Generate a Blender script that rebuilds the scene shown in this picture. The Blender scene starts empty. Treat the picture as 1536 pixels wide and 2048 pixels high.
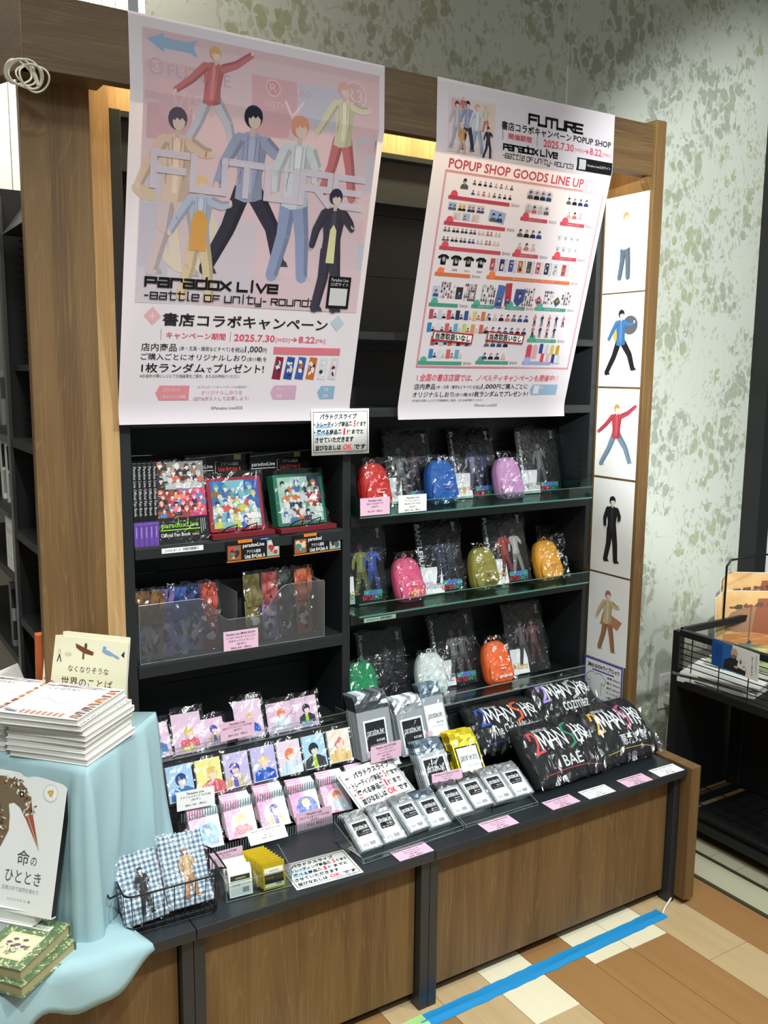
import bpy, bmesh, math, random
from mathutils import Matrix, Vector
random.seed(7)
S = bpy.context.scene
COL = S.collection
PI = math.pi
rad = math.radians

# ------------------------------------------------------------------ camera
cam = bpy.data.objects.new('camera', bpy.data.cameras.new('camera'))
COL.objects.link(cam)
cam.data.sensor_fit = 'HORIZONTAL'
cam.data.sensor_width = 36.0
cam.data.lens = 1840.12 * 36.0 / 1536.0
cam.data.clip_start = 0.05
def cam_axes(yaw, pitch, roll):
    cy, sy, cp, sp = math.cos(yaw), math.sin(yaw), math.cos(pitch), math.sin(pitch)
    F = Vector((sy*cp, cy*cp, sp)); R = Vector((cy, -sy, 0)); U = R.cross(F)
    c, s = math.cos(roll), math.sin(roll)
    return F, R*c + U*s, U*c - R*s
F_, R_, U_ = cam_axes(0.563448, -0.151528, 0.009981)
cam.matrix_world = Matrix(((R_.x, U_.x, -F_.x, -0.610417), (R_.y, U_.y, -F_.y, -1.800532),
                           (R_.z, U_.z, -F_.z, 1.561715), (0, 0, 0, 1)))
S.camera = cam

# ------------------------------------------------------------------ world, lamps, exposure
W = bpy.data.worlds.new('world'); S.world = W; W.use_nodes = True
W.node_tree.nodes['Background'].inputs[0].default_value = (0.80, 0.90, 0.92, 1)
W.node_tree.nodes['Background'].inputs[1].default_value = 0.26
S.view_settings.view_transform = 'Standard'
S.view_settings.look = 'None'
S.view_settings.gamma = 1
S.view_settings.use_curve_mapping = False
S.view_settings.exposure = 0.0
S.cycles.transparent_max_bounces = 24
S.cycles.max_bounces = 6
S.cycles.use_adaptive_sampling = True
S.cycles.sample_clamp_indirect = 4.0

def area(name, loc, target, sx, sy, power, color, spread=180):
    l = bpy.data.lights.new(name, 'AREA'); l.shape = 'RECTANGLE'; l.size = sx; l.size_y = sy
    l.energy = power; l.color = color; l.spread = rad(spread)
    o = bpy.data.objects.new(name, l); COL.objects.link(o); o.location = loc
    o.rotation_euler = (Vector(target) - Vector(loc)).to_track_quat('-Z', 'Y').to_euler()
    return o
def spot(name, loc, target, power, color, ang, blend=0.3, size=0.03):
    l = bpy.data.lights.new(name, 'SPOT'); l.energy = power; l.color = color
    l.spot_size = rad(ang); l.spot_blend = blend; l.shadow_soft_size = size
    o = bpy.data.objects.new(name, l); COL.objects.link(o); o.location = loc
    o.rotation_euler = (Vector(target) - Vector(loc)).to_track_quat('-Z', 'Y').to_euler()
    return o
WARM = (1.0, 0.95, 0.84); COOL = (0.93, 1.0, 0.98)
spot('ceiling_spot', (-0.55, -1.85, 2.98), (-0.15, -0.05, 0.35), 155, COOL, 72, 1.0, 0.045)
spot('ceiling_spot', (0.75, -1.80, 2.98), (0.65, 0.0, 0.35), 165, COOL, 72, 1.0, 0.045)
spot('ceiling_spot', (2.05, -1.75, 2.98), (1.5, -0.1, 0.30), 135, COOL, 68, 1.0, 0.045)
area('ceiling_panel', (0.3, -0.9, 3.05), (0.3, -0.6, 0.0), 1.8, 0.25, 14, COOL, 120)
area('ceiling_panel', (-0.9, -1.7, 3.05), (-0.8, -1.4, 0.0), 1.2, 0.3, 8, COOL, 150)
area('ceiling_panel', (1.6, -1.6, 3.05), (1.5, -1.3, 0.0), 1.2, 0.3, 8, COOL, 150)
area('ceiling_panel', (0.4, -2.7, 3.05), (0.4, -2.4, 0.0), 1.2, 0.3, 9, COOL, 150)
area('cornice_lamp', (0.72, 0.235, 2.224), (0.72, 0.262, 1.2), 1.40, 0.02, 5.0, (1.0, 0.84, 0.52))
area('side_lamp', (-0.35, 0.55, 3.0), (-0.2, 0.92, 2.2), 0.9, 0.1, 26, (1.0, 0.97, 0.88), 150)
spot('wall_spot', (-0.35, -1.81, 2.27), (3.25, 0.55, 1.60), 580, COOL, 42, 0.5, 0.02)

# ------------------------------------------------------------------ materials
def lin(c):
    return tuple(((v/255)/12.92 if v/255 <= 0.04045 else ((v/255+0.055)/1.055)**2.4) for v in c)
def L4(c): return lin(c) + (1,)
MATS = {}
def mat(name, c, rough=0.5, metal=0.0, spec=0.5):
    m = bpy.data.materials.new(name); m.use_nodes = True
    b = m.node_tree.nodes['Principled BSDF']
    b.inputs['Base Color'].default_value = L4(c)
    b.inputs['Roughness'].default_value = rough; b.inputs['Metallic'].default_value = metal
    b.inputs['Specular IOR Level'].default_value = spec
    MATS[name] = m
    return m
class N:
    """tiny node helper"""
    def __init__(s, m): s.t = m.node_tree; s.n = s.t.nodes; s.l = s.t.links
    def add(s, ty, props=None, **ins):
        n = s.n.new(ty)
        for k, v in (props or {}).items(): setattr(n, k, v)
        for k, v in ins.items():
            k2 = k.replace('_', ' ')
            sock = n.inputs[int(k[1:])] if k[0] == 'i' and k[1:].isdigit() else n.inputs[k2]
            if hasattr(v, 'is_output') or isinstance(v, bpy.types.NodeSocket): s.l.new(v, sock)
            else: sock.default_value = v
        return n
    def math(s, op, a, b=0.0, clamp=False):
        n = s.n.new('ShaderNodeMath'); n.operation = op; n.use_clamp = clamp
        for i, v in enumerate((a, b)):
            if isinstance(v, bpy.types.NodeSocket): s.l.new(v, n.inputs[i])
            else: n.inputs[i].default_value = v
        return n.outputs[0]
    def mix(s, f, a, b):
        n = s.n.new('ShaderNodeMix'); n.data_type = 'RGBA'
        for i, v in ((0, f), (6, a), (7, b)):
            if isinstance(v, bpy.types.NodeSocket): s.l.new(v, n.inputs[i])
            else: n.inputs[i].default_value = v
        return n.outputs[2]
    def ramp(s, f, stops):
        n = s.n.new('ShaderNodeValToRGB'); e = n.color_ramp.elements
        while len(e) < len(stops): e.new(0.5)
        for el, (p, c) in zip(e, stops): el.position = p; el.color = c
        s.l.new(f, n.inputs[0]); return n.outputs[0]

def wood(name, c1, c2, streak, horiz=False, scale=1.0, rough=0.55):
    m = mat(name, c1, rough); h = N(m); b = h.n['Principled BSDF']
    tc = h.add('ShaderNodeTexCoord')
    mp = h.add('ShaderNodeMapping', Vector=tc.outputs['Object'])
    mp.inputs['Scale'].default_value = (1.2, 18, 18) if horiz else (18, 18, 1.2)
    n1 = h.add('ShaderNodeTexNoise', Vector=mp.outputs[0], Scale=0.9*scale, Detail=4, Distortion=0.8)
    # cathedral rings
    mp3 = h.add('ShaderNodeMapping', Vector=tc.outputs['Object'])
    mp3.inputs['Scale'].default_value = (0.55, 6.5, 6.5) if horiz else (6.5, 6.5, 0.55)
    n3 = h.add('ShaderNodeTexNoise', Vector=mp3.outputs[0], Scale=0.8*scale, Detail=3, Distortion=0.3)
    ring = h.math('FRACT', h.math('MULTIPLY', n3.outputs[0], 26))
    line = h.ramp(ring, [(0.0, (0, 0, 0, 1)), (0.07, (1, 1, 1, 1)), (0.22, (0, 0, 0, 1))])
    mp2 = h.add('ShaderNodeMapping', Vector=tc.outputs['Object'])
    mp2.inputs['Scale'].default_value = (5, 420, 420) if horiz else (420, 420, 5)
    n2 = h.add('ShaderNodeTexNoise', Vector=mp2.outputs[0], Scale=1.0, Detail=2)
    fine = h.math('MULTIPLY', h.math('SUBTRACT', n2.outputs[0], 0.52, True), 3.0, True)
    base = h.mix(h.ramp(n1.outputs[0], [(0.35, (0, 0, 0, 1)), (0.65, (1, 1, 1, 1))]), L4(c1), L4(c2))
    lk = h.math('MULTIPLY', h.math('MULTIPLY', line, h.math('GREATER_THAN', n2.outputs[0], 0.46)), 0.30)
    c = h.mix(lk, base, L4(streak))
    c = h.mix(h.math('MULTIPLY', fine, 0.55), c, L4(streak))
    h.l.new(c, b.inputs['Base Color'])
    bp = h.add('ShaderNodeBump', Strength=0.12, Distance=0.002, Height=n2.outputs[0])
    h.l.new(bp.outputs[0], b.inputs['Normal'])
    return m
wood('oak', (96, 68, 36), (117, 87, 49), (146, 117, 72))
wood('oak_h', (84, 61, 37), (102, 77, 48), (132, 106, 69), horiz=True)
wood('oak_light', (176, 136, 88), (204, 166, 112), (226, 192, 140))
mat('black_metal', (33, 36, 38), 0.42, 0.0, 0.5)
mat('counter_metal', (35, 39, 43), 0.33, 0.0, 0.6)
mat('back_panel', (37, 41, 43), 0.5, 0.0, 0.4)
mat('slot_black', (6, 6, 6), 0.9)
mat('slot_light', (200, 200, 195), 0.6)
mat('paper', (234, 229, 232), 0.7, 0, 0.2)
mat('white_card', (244, 243, 240), 0.6, 0, 0.25)
mat('pink_card', (226, 184, 206), 0.55, 0, 0.3)
mat('board_white', (232, 230, 226), 0.6)
mat('page_edge', (222, 219, 212), 0.8)
mat('cream', (238, 230, 200), 0.6); mat('page_tan', (176, 166, 124), 0.8)
mat('black_plastic', (20, 20, 21), 0.35)
mat('wire_black', (16, 17, 18), 0.35, 0.3)
mat('cable_white', (226, 222, 206), 0.5)
mat('wall_white', (238, 236, 226), 0.8)
mat('rack_black', (22, 22, 23), 0.5); mat('track_brown', (66, 60, 44), .5)
mat('dark_navy', (24, 34, 48), 0.3)
mat('silver_edge', (204, 207, 211), 0.3, 0.55)
mat('steel', (120, 126, 130), 0.3, 0.9)
mat('ceiling', (225, 226, 222), 0.9)

def foil(name, c, rough=0.26, metal=0.8):
    m = mat(name, c, rough, metal); h = N(m); b = h.n['Principled BSDF']
    tc = h.add('ShaderNodeTexCoord')
    n1 = h.add('ShaderNodeTexNoise', Vector=tc.outputs['Object'], Scale=38, Detail=3, Distortion=0.6)
    bp = h.add('ShaderNodeBump', Strength=0.45, Distance=0.004, Height=n1.outputs[0])
    h.l.new(bp.outputs[0], b.inputs['Normal'])
    return m
foil('silver_foil', (216, 220, 224)); foil('gold_foil', (234, 208, 50), .3, .6); foil('dark_foil', (110, 114, 120))
foil('blue_foil', (138, 156, 172))

def film(name, fac=0.03, rough=0.08, tint=(255, 255, 255), scale=45, bump=0.9, fres=0.55, zs=1.0):
    m = mat(name, tint, rough); h = N(m); out = h.n['Material Output']
    tc = h.add('ShaderNodeTexCoord')
    mp = h.add('ShaderNodeMapping', Vector=tc.outputs['Object']); mp.inputs['Scale'].default_value = (1, 1, zs)
    n1 = h.add('ShaderNodeTexNoise', Vector=mp.outputs[0], Scale=scale, Detail=2, Distortion=1.2)
    bp = h.add('ShaderNodeBump', Strength=bump, Distance=0.006, Height=n1.outputs[0])
    g = h.add('ShaderNodeBsdfGlossy', Color=(1, 1, 1, 1), Roughness=rough, Normal=bp.outputs[0])
    t = h.add('ShaderNodeBsdfTransparent', Color=L4(tint))
    lw = h.add('ShaderNodeLayerWeight', Blend=0.12, Normal=bp.outputs[0])
    f = h.math('ADD', h.math('MULTIPLY', lw.outputs['Fresnel'], fres), fac, True)
    mx = h.add('ShaderNodeMixShader', i0=f, i1=t.outputs[0], i2=g.outputs[0])
    h.l.new(mx.outputs[0], out.inputs[0])
    return m
film('film', 0.035, 0.16, (252, 253, 254))
film('film_strong', 0.09, 0.15, (250, 252, 253), 38, 1.4, zs=.45); film('film_shirt', 0.07, 0.17, (250, 252, 253), 26, 1.35, fres=.4, zs=.25)
film('acrylic', 0.03, 0.03, (244, 248, 247), 2, 0.02)
film('acrylic_frost', 0.10, 0.5, (206, 210, 214), 3, 0.05)
film('glass_green', 0.03, 0.03, (214, 232, 225), 2, 0.02)
mat('glass_edge', (84, 128, 114), 0.15, 0, 0.8)
mat('acrylic_edge', (120, 130, 130), 0.2, 0, 0.8)

def translucent_paper(name, c):
    m = mat(name, c, 0.75, 0, 0.2); h = N(m); out = h.n['Material Output']; b = h.n['Principled BSDF']
    t = h.add('ShaderNodeBsdfTranslucent', Color=L4(c))
    mx = h.add('ShaderNodeMixShader', i0=0.24, i1=b.outputs[0], i2=t.outputs[0])
    h.l.new(mx.outputs[0], out.inputs[0]); return m
translucent_paper('poster_paper', (242, 232, 240))

def ink_mat(name, rough=0.6, trans=0.0, metal=0.0):
    m = mat(name, (255, 255, 255), rough, metal, 0.3); h = N(m); b = h.n['Principled BSDF']
    a = h.add('ShaderNodeAttribute', {'attribute_name': 'Col'})
    h.l.new(a.outputs['Color'], b.inputs['Base Color'])
    if trans:
        out = h.n['Material Output']
        t = h.add('ShaderNodeBsdfTranslucent', Color=a.outputs['Color'])
        mx = h.add('ShaderNodeMixShader', i0=trans, i1=b.outputs[0], i2=t.outputs[0])
        h.l.new(mx.outputs[0], out.inputs[0])
    return m
ink_mat('ink'); ink_mat('ink_poster', 0.75, 0.24); ink_mat('ink_gloss', 0.25)

def cloth_mat(name, c, c2=None, scale=700):
    m = mat(name, c, 0.85, 0, 0.2); h = N(m); b = h.n['Principled BSDF']
    tc = h.add('ShaderNodeTexCoord')
    n1 = h.add('ShaderNodeTexNoise', Vector=tc.outputs['Object'], Scale=scale, Detail=2)
    bp = h.add('ShaderNodeBump', Strength=0.2, Distance=0.001, Height=n1.outputs[0])
    h.l.new(bp.outputs[0], b.inputs['Normal'])
    n2 = h.add('ShaderNodeTexNoise', Vector=tc.outputs['Object'], Scale=6, Detail=2)
    h.l.new(h.mix(h.math('MULTIPLY', n2.outputs[0], 0.5), L4(c), L4(c2 or c)), b.inputs['Base Color'])
    return m
cloth_mat('blue_cloth', (168, 198, 204), (160, 190, 198))
cloth_mat('black_cloth', (30, 30, 32), (40, 40, 42))
def gingham(name):
    m = mat(name, (200, 212, 222), 0.8, 0, 0.2); h = N(m); b = h.n['Principled BSDF']
    tc = h.add('ShaderNodeTexCoord'); sp = h.add('ShaderNodeSeparateXYZ', Vector=tc.outputs['Object'])
    f = lambda s: h.math('GREATER_THAN', h.math('FRACT', h.math('MULTIPLY', s, 95.0)), 0.5)
    v = h.math('MULTIPLY', h.math('ADD', f(sp.outputs[0]), f(sp.outputs[2])), 0.5)
    h.l.new(h.ramp(v, [(0.0, L4((212, 222, 230))), (0.5, L4((150, 166, 180))), (1.0, L4((92, 106, 120)))]), b.inputs['Base Color'])
    return m
gingham('gingham')

def wallpaper():
    m = mat('wallpaper', (214, 218, 206), 0.8, 0, 0.2); h = N(m); b = h.n['Principled BSDF']
    tc = h.add('ShaderNodeTexCoord')
    V = tc.outputs['Object']
    nd = h.add('ShaderNodeTexNoise', Vector=V, Scale=9, Detail=2)
    vd = h.add('ShaderNodeVectorMath', {'operation': 'SCALE'}, i0=nd.outputs['Color']); vd.inputs['Scale'].default_value = 0.05
    va = h.add('ShaderNodeVectorMath', {'operation': 'ADD'}, i0=V, i1=vd.outputs[0])
    mp = h.add('ShaderNodeMapping', Vector=va.outputs[0]); mp.inputs['Scale'].default_value = (1.25, 1, 0.85)
    # leaves: rounded cells kept only in clumps
    vo = h.add('ShaderNodeTexVoronoi', Vector=mp.outputs[0], Scale=24)
    leaf = h.math('LESS_THAN', vo.outputs['Distance'], 0.50)
    vs = h.add('ShaderNodeTexVoronoi', Vector=mp.outputs[0], Scale=46)
    leaf2 = h.math('LESS_THAN', vs.outputs['Distance'], 0.42)
    nc = h.add('ShaderNodeTexNoise', Vector=V, Scale=6.5, Detail=4, Roughness=0.6)
    clump = h.math('GREATER_THAN', nc.outputs[0], 0.515)
    clump2 = h.math('GREATER_THAN', nc.outputs[0], 0.465)
    a = h.math('MULTIPLY', leaf, clump)
    a2 = h.math('MULTIPLY', h.math('MULTIPLY', leaf2, clump2), 0.55)
    # stems
    mp2 = h.add('ShaderNodeMapping', Vector=va.outputs[0]); mp2.inputs['Scale'].default_value = (4.2, 1, 1.3)
    n5 = h.add('ShaderNodeTexNoise', Vector=mp2.outputs[0], Scale=1.5, Detail=3, Distortion=0.4)
    st = h.math('LESS_THAN', h.math('ABSOLUTE', h.math('SUBTRACT', h.math('FRACT', h.math('MULTIPLY', n5.outputs[0], 9)), 0.5)), 0.02)
    ns = h.add('ShaderNodeTexNoise', Vector=V, Scale=4, Detail=1)
    st = h.math('MULTIPLY', h.math('MULTIPLY', st, h.math('GREATER_THAN', ns.outputs[0], 0.46)), 0.5)
    mask = h.math('MAXIMUM', h.math('MAXIMUM', a, a2), st)
    no = h.add('ShaderNodeTexNoise', Vector=V, Scale=60, Detail=3)
    mask = h.math('MULTIPLY', mask, h.math('ADD', h.math('MULTIPLY', no.outputs[0], 0.9), 0.35), True)
    hue = h.add('ShaderNodeTexNoise', Vector=V, Scale=3, Detail=1)
    g = h.mix(h.ramp(hue.outputs[0], [(0.4, (0, 0, 0, 1)), (0.6, (1, 1, 1, 1))]), L4((160, 166, 152)), L4((170, 175, 138)))
    h.l.new(h.mix(mask, L4((214, 217, 206)), g), b.inputs['Base Color'])
    bp = h.add('ShaderNodeBump', Strength=0.15, Distance=0.002, Height=no.outputs[0])
    h.l.new(bp.outputs[0], b.inputs['Normal'])
wallpaper()
def plank_mat(name, c1, c2):
    m = mat(name, c1, 0.4, 0, 0.4); h = N(m); b = h.n['Principled BSDF']
    tc = h.add('ShaderNodeTexCoord')
    mp = h.add('ShaderNodeMapping', Vector=tc.outputs['Object']); mp.inputs['Scale'].default_value = (40, 2.2, 1)
    n1 = h.add('ShaderNodeTexNoise', Vector=mp.outputs[0], Scale=1, Detail=4, Distortion=0.5)
    h.l.new(h.mix(n1.outputs[0], L4(c1), L4(c2)), b.inputs['Base Color'])
plank_mat('plank_brown', (146, 106, 64), (162, 120, 76)); plank_mat('plank_tan', (178, 150, 110), (196, 170, 130))
plank_mat('plank_cream', (222, 210, 178), (232, 222, 196)); plank_mat('plank_dark', (138, 102, 66), (154, 116, 78))
plank_mat('cream_shaded', (176, 172, 144), (188, 184, 158))  # cream with the rack's shadow put into the colour
def floral_green():
    m = mat('green_book', (110, 132, 92), 0.6); h = N(m); b = h.n['Principled BSDF']
    tc = h.add('ShaderNodeTexCoord')
    v = h.add('ShaderNodeTexVoronoi', Vector=tc.outputs['Object'], Scale=190)
    n = h.add('ShaderNodeTexNoise', Vector=tc.outputs['Object'], Scale=70, Detail=3)
    k = h.math('MULTIPLY', h.math('LESS_THAN', v.outputs['Distance'], 0.45), h.math('GREATER_THAN', n.outputs[0], 0.5))
    h.l.new(h.mix(k, h.mix(n.outputs[0], L4((70, 96, 66)), L4((116, 138, 96))), L4((196, 200, 152))), b.inputs['Base Color'])
floral_green()
def painterly(name, cols, scale=9):
    m = mat(name, cols[0], 0.45); h = N(m); b = h.n['Principled BSDF']
    tc = h.add('ShaderNodeTexCoord')
    n = h.add('ShaderNodeTexNoise', Vector=tc.outputs['Object'], Scale=scale, Detail=5, Distortion=0.9)
    k = len(cols)
    h.l.new(h.ramp(n.outputs[0], [(0.3 + 0.4*i/(k-1), L4(c)) for i, c in enumerate(cols)]), b.inputs['Base Color'])
painterly('autumn_cover', [(196, 150, 96), (206, 164, 108), (214, 176, 122)], 13)
painterly('lake_cover', [(60, 96, 96), (108, 140, 124), (226, 222, 132), (214, 220, 190)], 6)
painterly('green_cover', [(58, 120, 60), (206, 210, 96), (70, 150, 84)], 6)

# ------------------------------------------------------------------ mesh helpers
class MB:
    def __init__(s): s.v = []; s.f = []; s.mi = []; s.col = []
    def add(s, vs, fs, mi=0, col=None):
        n = len(s.v); s.v += [tuple(v) for v in vs]
        for f in fs: s.f.append(tuple(i + n for i in f)); s.mi.append(mi); s.col.append(col)
    def box(s, x0, x1, y0, y1, z0, z1, mi=0, M=None, col=None):
        vs = [Vector(p) for p in ((x0,y0,z0),(x1,y0,z0),(x1,y1,z0),(x0,y1,z0),(x0,y0,z1),(x1,y0,z1),(x1,y1,z1),(x0,y1,z1))]
        if M: vs = [M @ v for v in vs]
        s.add(vs, [(0,3,2,1),(4,5,6,7),(0,1,5,4),(1,2,6,5),(2,3,7,6),(3,0,4,7)], mi, col)
    def tube(s, pts, r, n=8, closed=False, mi=0, col=None, cap=True):
        pts = [Vector(p) for p in pts]; m = len(pts); rings = []
        up = None
        for i, p in enumerate(pts):
            a = pts[i-1] if (i > 0 or closed) else p
            b = pts[(i+1) % m] if (i < m-1 or closed) else p
            d = (b - a).normalized()
            if up is None:
                up = d.orthogonal().normalized()
            up = (up - d*up.dot(d))
            if up.length < 1e-5: up = d.orthogonal()
            up.normalize(); sd = d.cross(up)
            rr = r[i] if isinstance(r, (list, tuple)) else r
            rings.append([p + (up*math.cos(2*PI*k/n) + sd*math.sin(2*PI*k/n))*rr for k in range(n)])
        vs = [v for rg in rings for v in rg]; fs = []
        for i in range(m if closed else m-1):
            j = (i+1) % m
            for k in range(n):
                fs.append((i*n+k, i*n+(k+1) % n, j*n+(k+1) % n, j*n+k))
        if not closed and cap:
            fs.append(tuple(reversed(range(n)))); fs.append(tuple((m-1)*n+k for k in range(n)))
        s.add(vs, fs, mi, col)
    def grid(s, fn, nu, nv, mi=0, col=None):
        vs = [fn(i/nu, j/nv) for j in range(nv+1) for i in range(nu+1)]
        fs = [(j*(nu+1)+i, j*(nu+1)+i+1, (j+1)*(nu+1)+i+1, (j+1)*(nu+1)+i) for j in range(nv) for i in range(nu)]
        s.add(vs, fs, mi, col)
    def prism(s, pts, y0, y1, mi=0, col=None):
        """outline in x,z extruded from y0 to y1"""
        n = len(pts)
        vs = [(x, y0, z) for x, z in pts] + [(x, y1, z) for x, z in pts]
        fs = [tuple(range(n)), tuple(reversed(range(n, 2*n)))] + [(i, i+n, (i+1) % n + n, (i+1) % n) for i in range(n)]
        s.add(vs, fs, mi, col)
    def mesh(s, name, mats, smooth=False):
        me = bpy.data.meshes.new(name); me.from_pydata(s.v, [], s.f)
        for m in mats: me.materials.append(MATS[m])
        for p, mi in zip(me.polygons, s.mi): p.material_index = mi; p.use_smooth = smooth
        if any(c is not None for c in s.col):
            ca = me.color_attributes.new('Col', 'FLOAT_COLOR', 'CORNER')
            buf = []
            for p, c in zip(me.polygons, s.col):
                cc = L4(c if c else (255, 255, 255)); buf += list(cc) * p.loop_total
            ca.data.foreach_set('color', buf)
        me.update(); return me
def ob(name, mb, mats, parent=None, M=None, smooth=False, bevel=0, solid=0):
    me = mb.mesh(name, mats if isinstance(mats, (list, tuple)) else [mats], smooth) if isinstance(mb, MB) else mb
    o = bpy.data.objects.new(name, me); COL.objects.link(o)
    if parent: o.parent = parent
    if M is not None:
        if parent: o.matrix_local = M
        else: o.matrix_world = M
    if bevel:
        b = o.modifiers.new('bevel', 'BEVEL'); b.width = bevel; b.segments = 2; b.limit_method = 'ANGLE'
    if solid:
        b = o.modifiers.new('solid', 'SOLIDIFY'); b.thickness = solid
    return o
def empty(name, M):
    o = bpy.data.objects.new(name, None); COL.objects.link(o); o.matrix_world = M; o.empty_display_size = 0.02
    return o
def tag(o, label, cat, group=None, kind=None):
    if label: o['label'] = label
    if cat: o['category'] = cat
    if group: o['group'] = group
    if kind: o['kind'] = kind
    return o
def struct(name, mb, mats, label=None, **k):
    o = ob(name, mb, mats, **k); o['kind'] = 'structure'
    if label: o['label'] = label
    return o
def copy_tree(o, parent=None):
    c = o.copy(); COL.objects.link(c)
    if parent: c.parent = parent
    for ch in o.children: copy_tree(ch, c)
    return c
def place(x, y, z, yaw=0, tilt=0, roll=0):
    return Matrix.Translation((x, y, z)) @ Matrix.Rotation(rad(yaw), 4, 'Z') @ Matrix.Rotation(rad(-tilt), 4, 'X') @ Matrix.Rotation(rad(roll), 4, 'Y')
def T(x, y, z): return Matrix.Translation((x, y, z))

# ------------------------------------------------------------------ printing
_tc = {}
def text_mesh(s, bold=0.0):
    k = (s, bold)
    if k not in _tc:
        c = bpy.data.curves.new('t', 'FONT'); c.body = s; c.size = 1; c.resolution_u = 2; c.offset = bold
        o = bpy.data.objects.new('t', c); me = o.to_mesh()
        vs = [(v.co.x, v.co.y) for v in me.vertices]; fs = [tuple(p.vertices) for p in me.polygons]
        o.to_mesh_clear(); bpy.data.objects.remove(o); bpy.data.curves.remove(c)
        _tc[k] = (vs, fs)
    return _tc[k]
# angular stroke letters: unit cell 1 wide, 1 high
GL = {
 'P': [[(0,0),(0,1),(1,1),(1,.45),(0,.45)]], 'a': [[(.1,1),(1,1),(1,0),(0,0),(0,.5),(1,.5)]],
 'r': [[(0,0),(0,1),(1,1),(1,.8)]], 'd': [[(1,1.35),(1,0),(0,0),(0,1),(1,1)]], 'o': [[(0,0),(0,1),(1,1),(1,0),(0,0)]],
 'x': [[(0,0),(1,1)],[(0,1),(1,0)]], 'L': [[(0,1),(0,0),(1,0)]], 'i': [[(.5,0),(.5,1)],[(.5,1.2),(.5,1.35)]],
 'v': [[(0,1),(.5,0),(1,1)]], 'e': [[(1,0),(0,0),(0,1),(1,1),(1,.5),(0,.5)]], 'B': [[(0,0),(0,1),(1,1),(1,0),(0,0)],[(0,.5),(1,.5)]],
 't': [[(.3,1.3),(.3,0),(1,0)],[(0,1),(1,1)]], 'l': [[(.4,1.35),(.4,0),(.8,0)]], 'f': [[(0,0),(0,1),(1,1)],[(0,.5),(.9,.5)]],
 'u': [[(0,1),(0,0),(1,0),(1,1)]], 'n': [[(0,0),(0,1),(1,1),(1,0)]], 'y': [[(0,1),(0,0),(1,0)],[(1,1),(1,-.35),(.2,-.35)]],
 '-': [[(.1,.5),(.9,.5)]], 'R': [[(0,0),(0,1),(1,1),(1,.5),(0,.5)],[(.5,.5),(1,0)]], '3': [[(0,1),(1,1),(1,0),(0,0)],[(.2,.5),(1,.5)]],
 'F': [[(0,0),(0,1),(1,1)],[(0,.5),(.9,.5)]], 'U': [[(0,1),(0,0),(1,0),(1,1)]], 'T': [[(0,1),(1,1)],[(.5,1),(.5,0)]],
 'E': [[(1,1),(0,1),(0,0),(1,0)],[(0,.5),(.9,.5)]], 'O': [[(0,0),(0,1),(1,1),(1,0),(0,0)]], 'p': [[(0,-.5),(0,1),(1,1),(1,0),(0,0)]],
 'M': [[(0,0),(.15,1),(.5,.2),(.85,1),(1,0)]], 'A': [[(0,-.1),(.5,1.1),(1,-.15)],[(.15,.35),(.95,.4)]], 'N': [[(0,0),(.1,1),(.9,0),(1,1.05)]],
 '2': [[(0,.72),(.15,1),(.6,1.05),(.85,.75),(.6,.4),(0,.0),(1,.05)]], 'S': [[(1,1.15),(.45,1.05),(.1,.75),(.8,.4),(.7,.05),(.1,-.12)]],
 'H': [[(0,-.1),(.1,1.05)],[(.9,-.2),(.85,1.05)],[(0,.45),(1,.55)]], 'Q': [[(.5,0),(.1,.3),(.2,.85),(.6,1),(.95,.6),(.7,.1),(.5,0)],[(.1,1),(.9,-.05)]],
}
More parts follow.
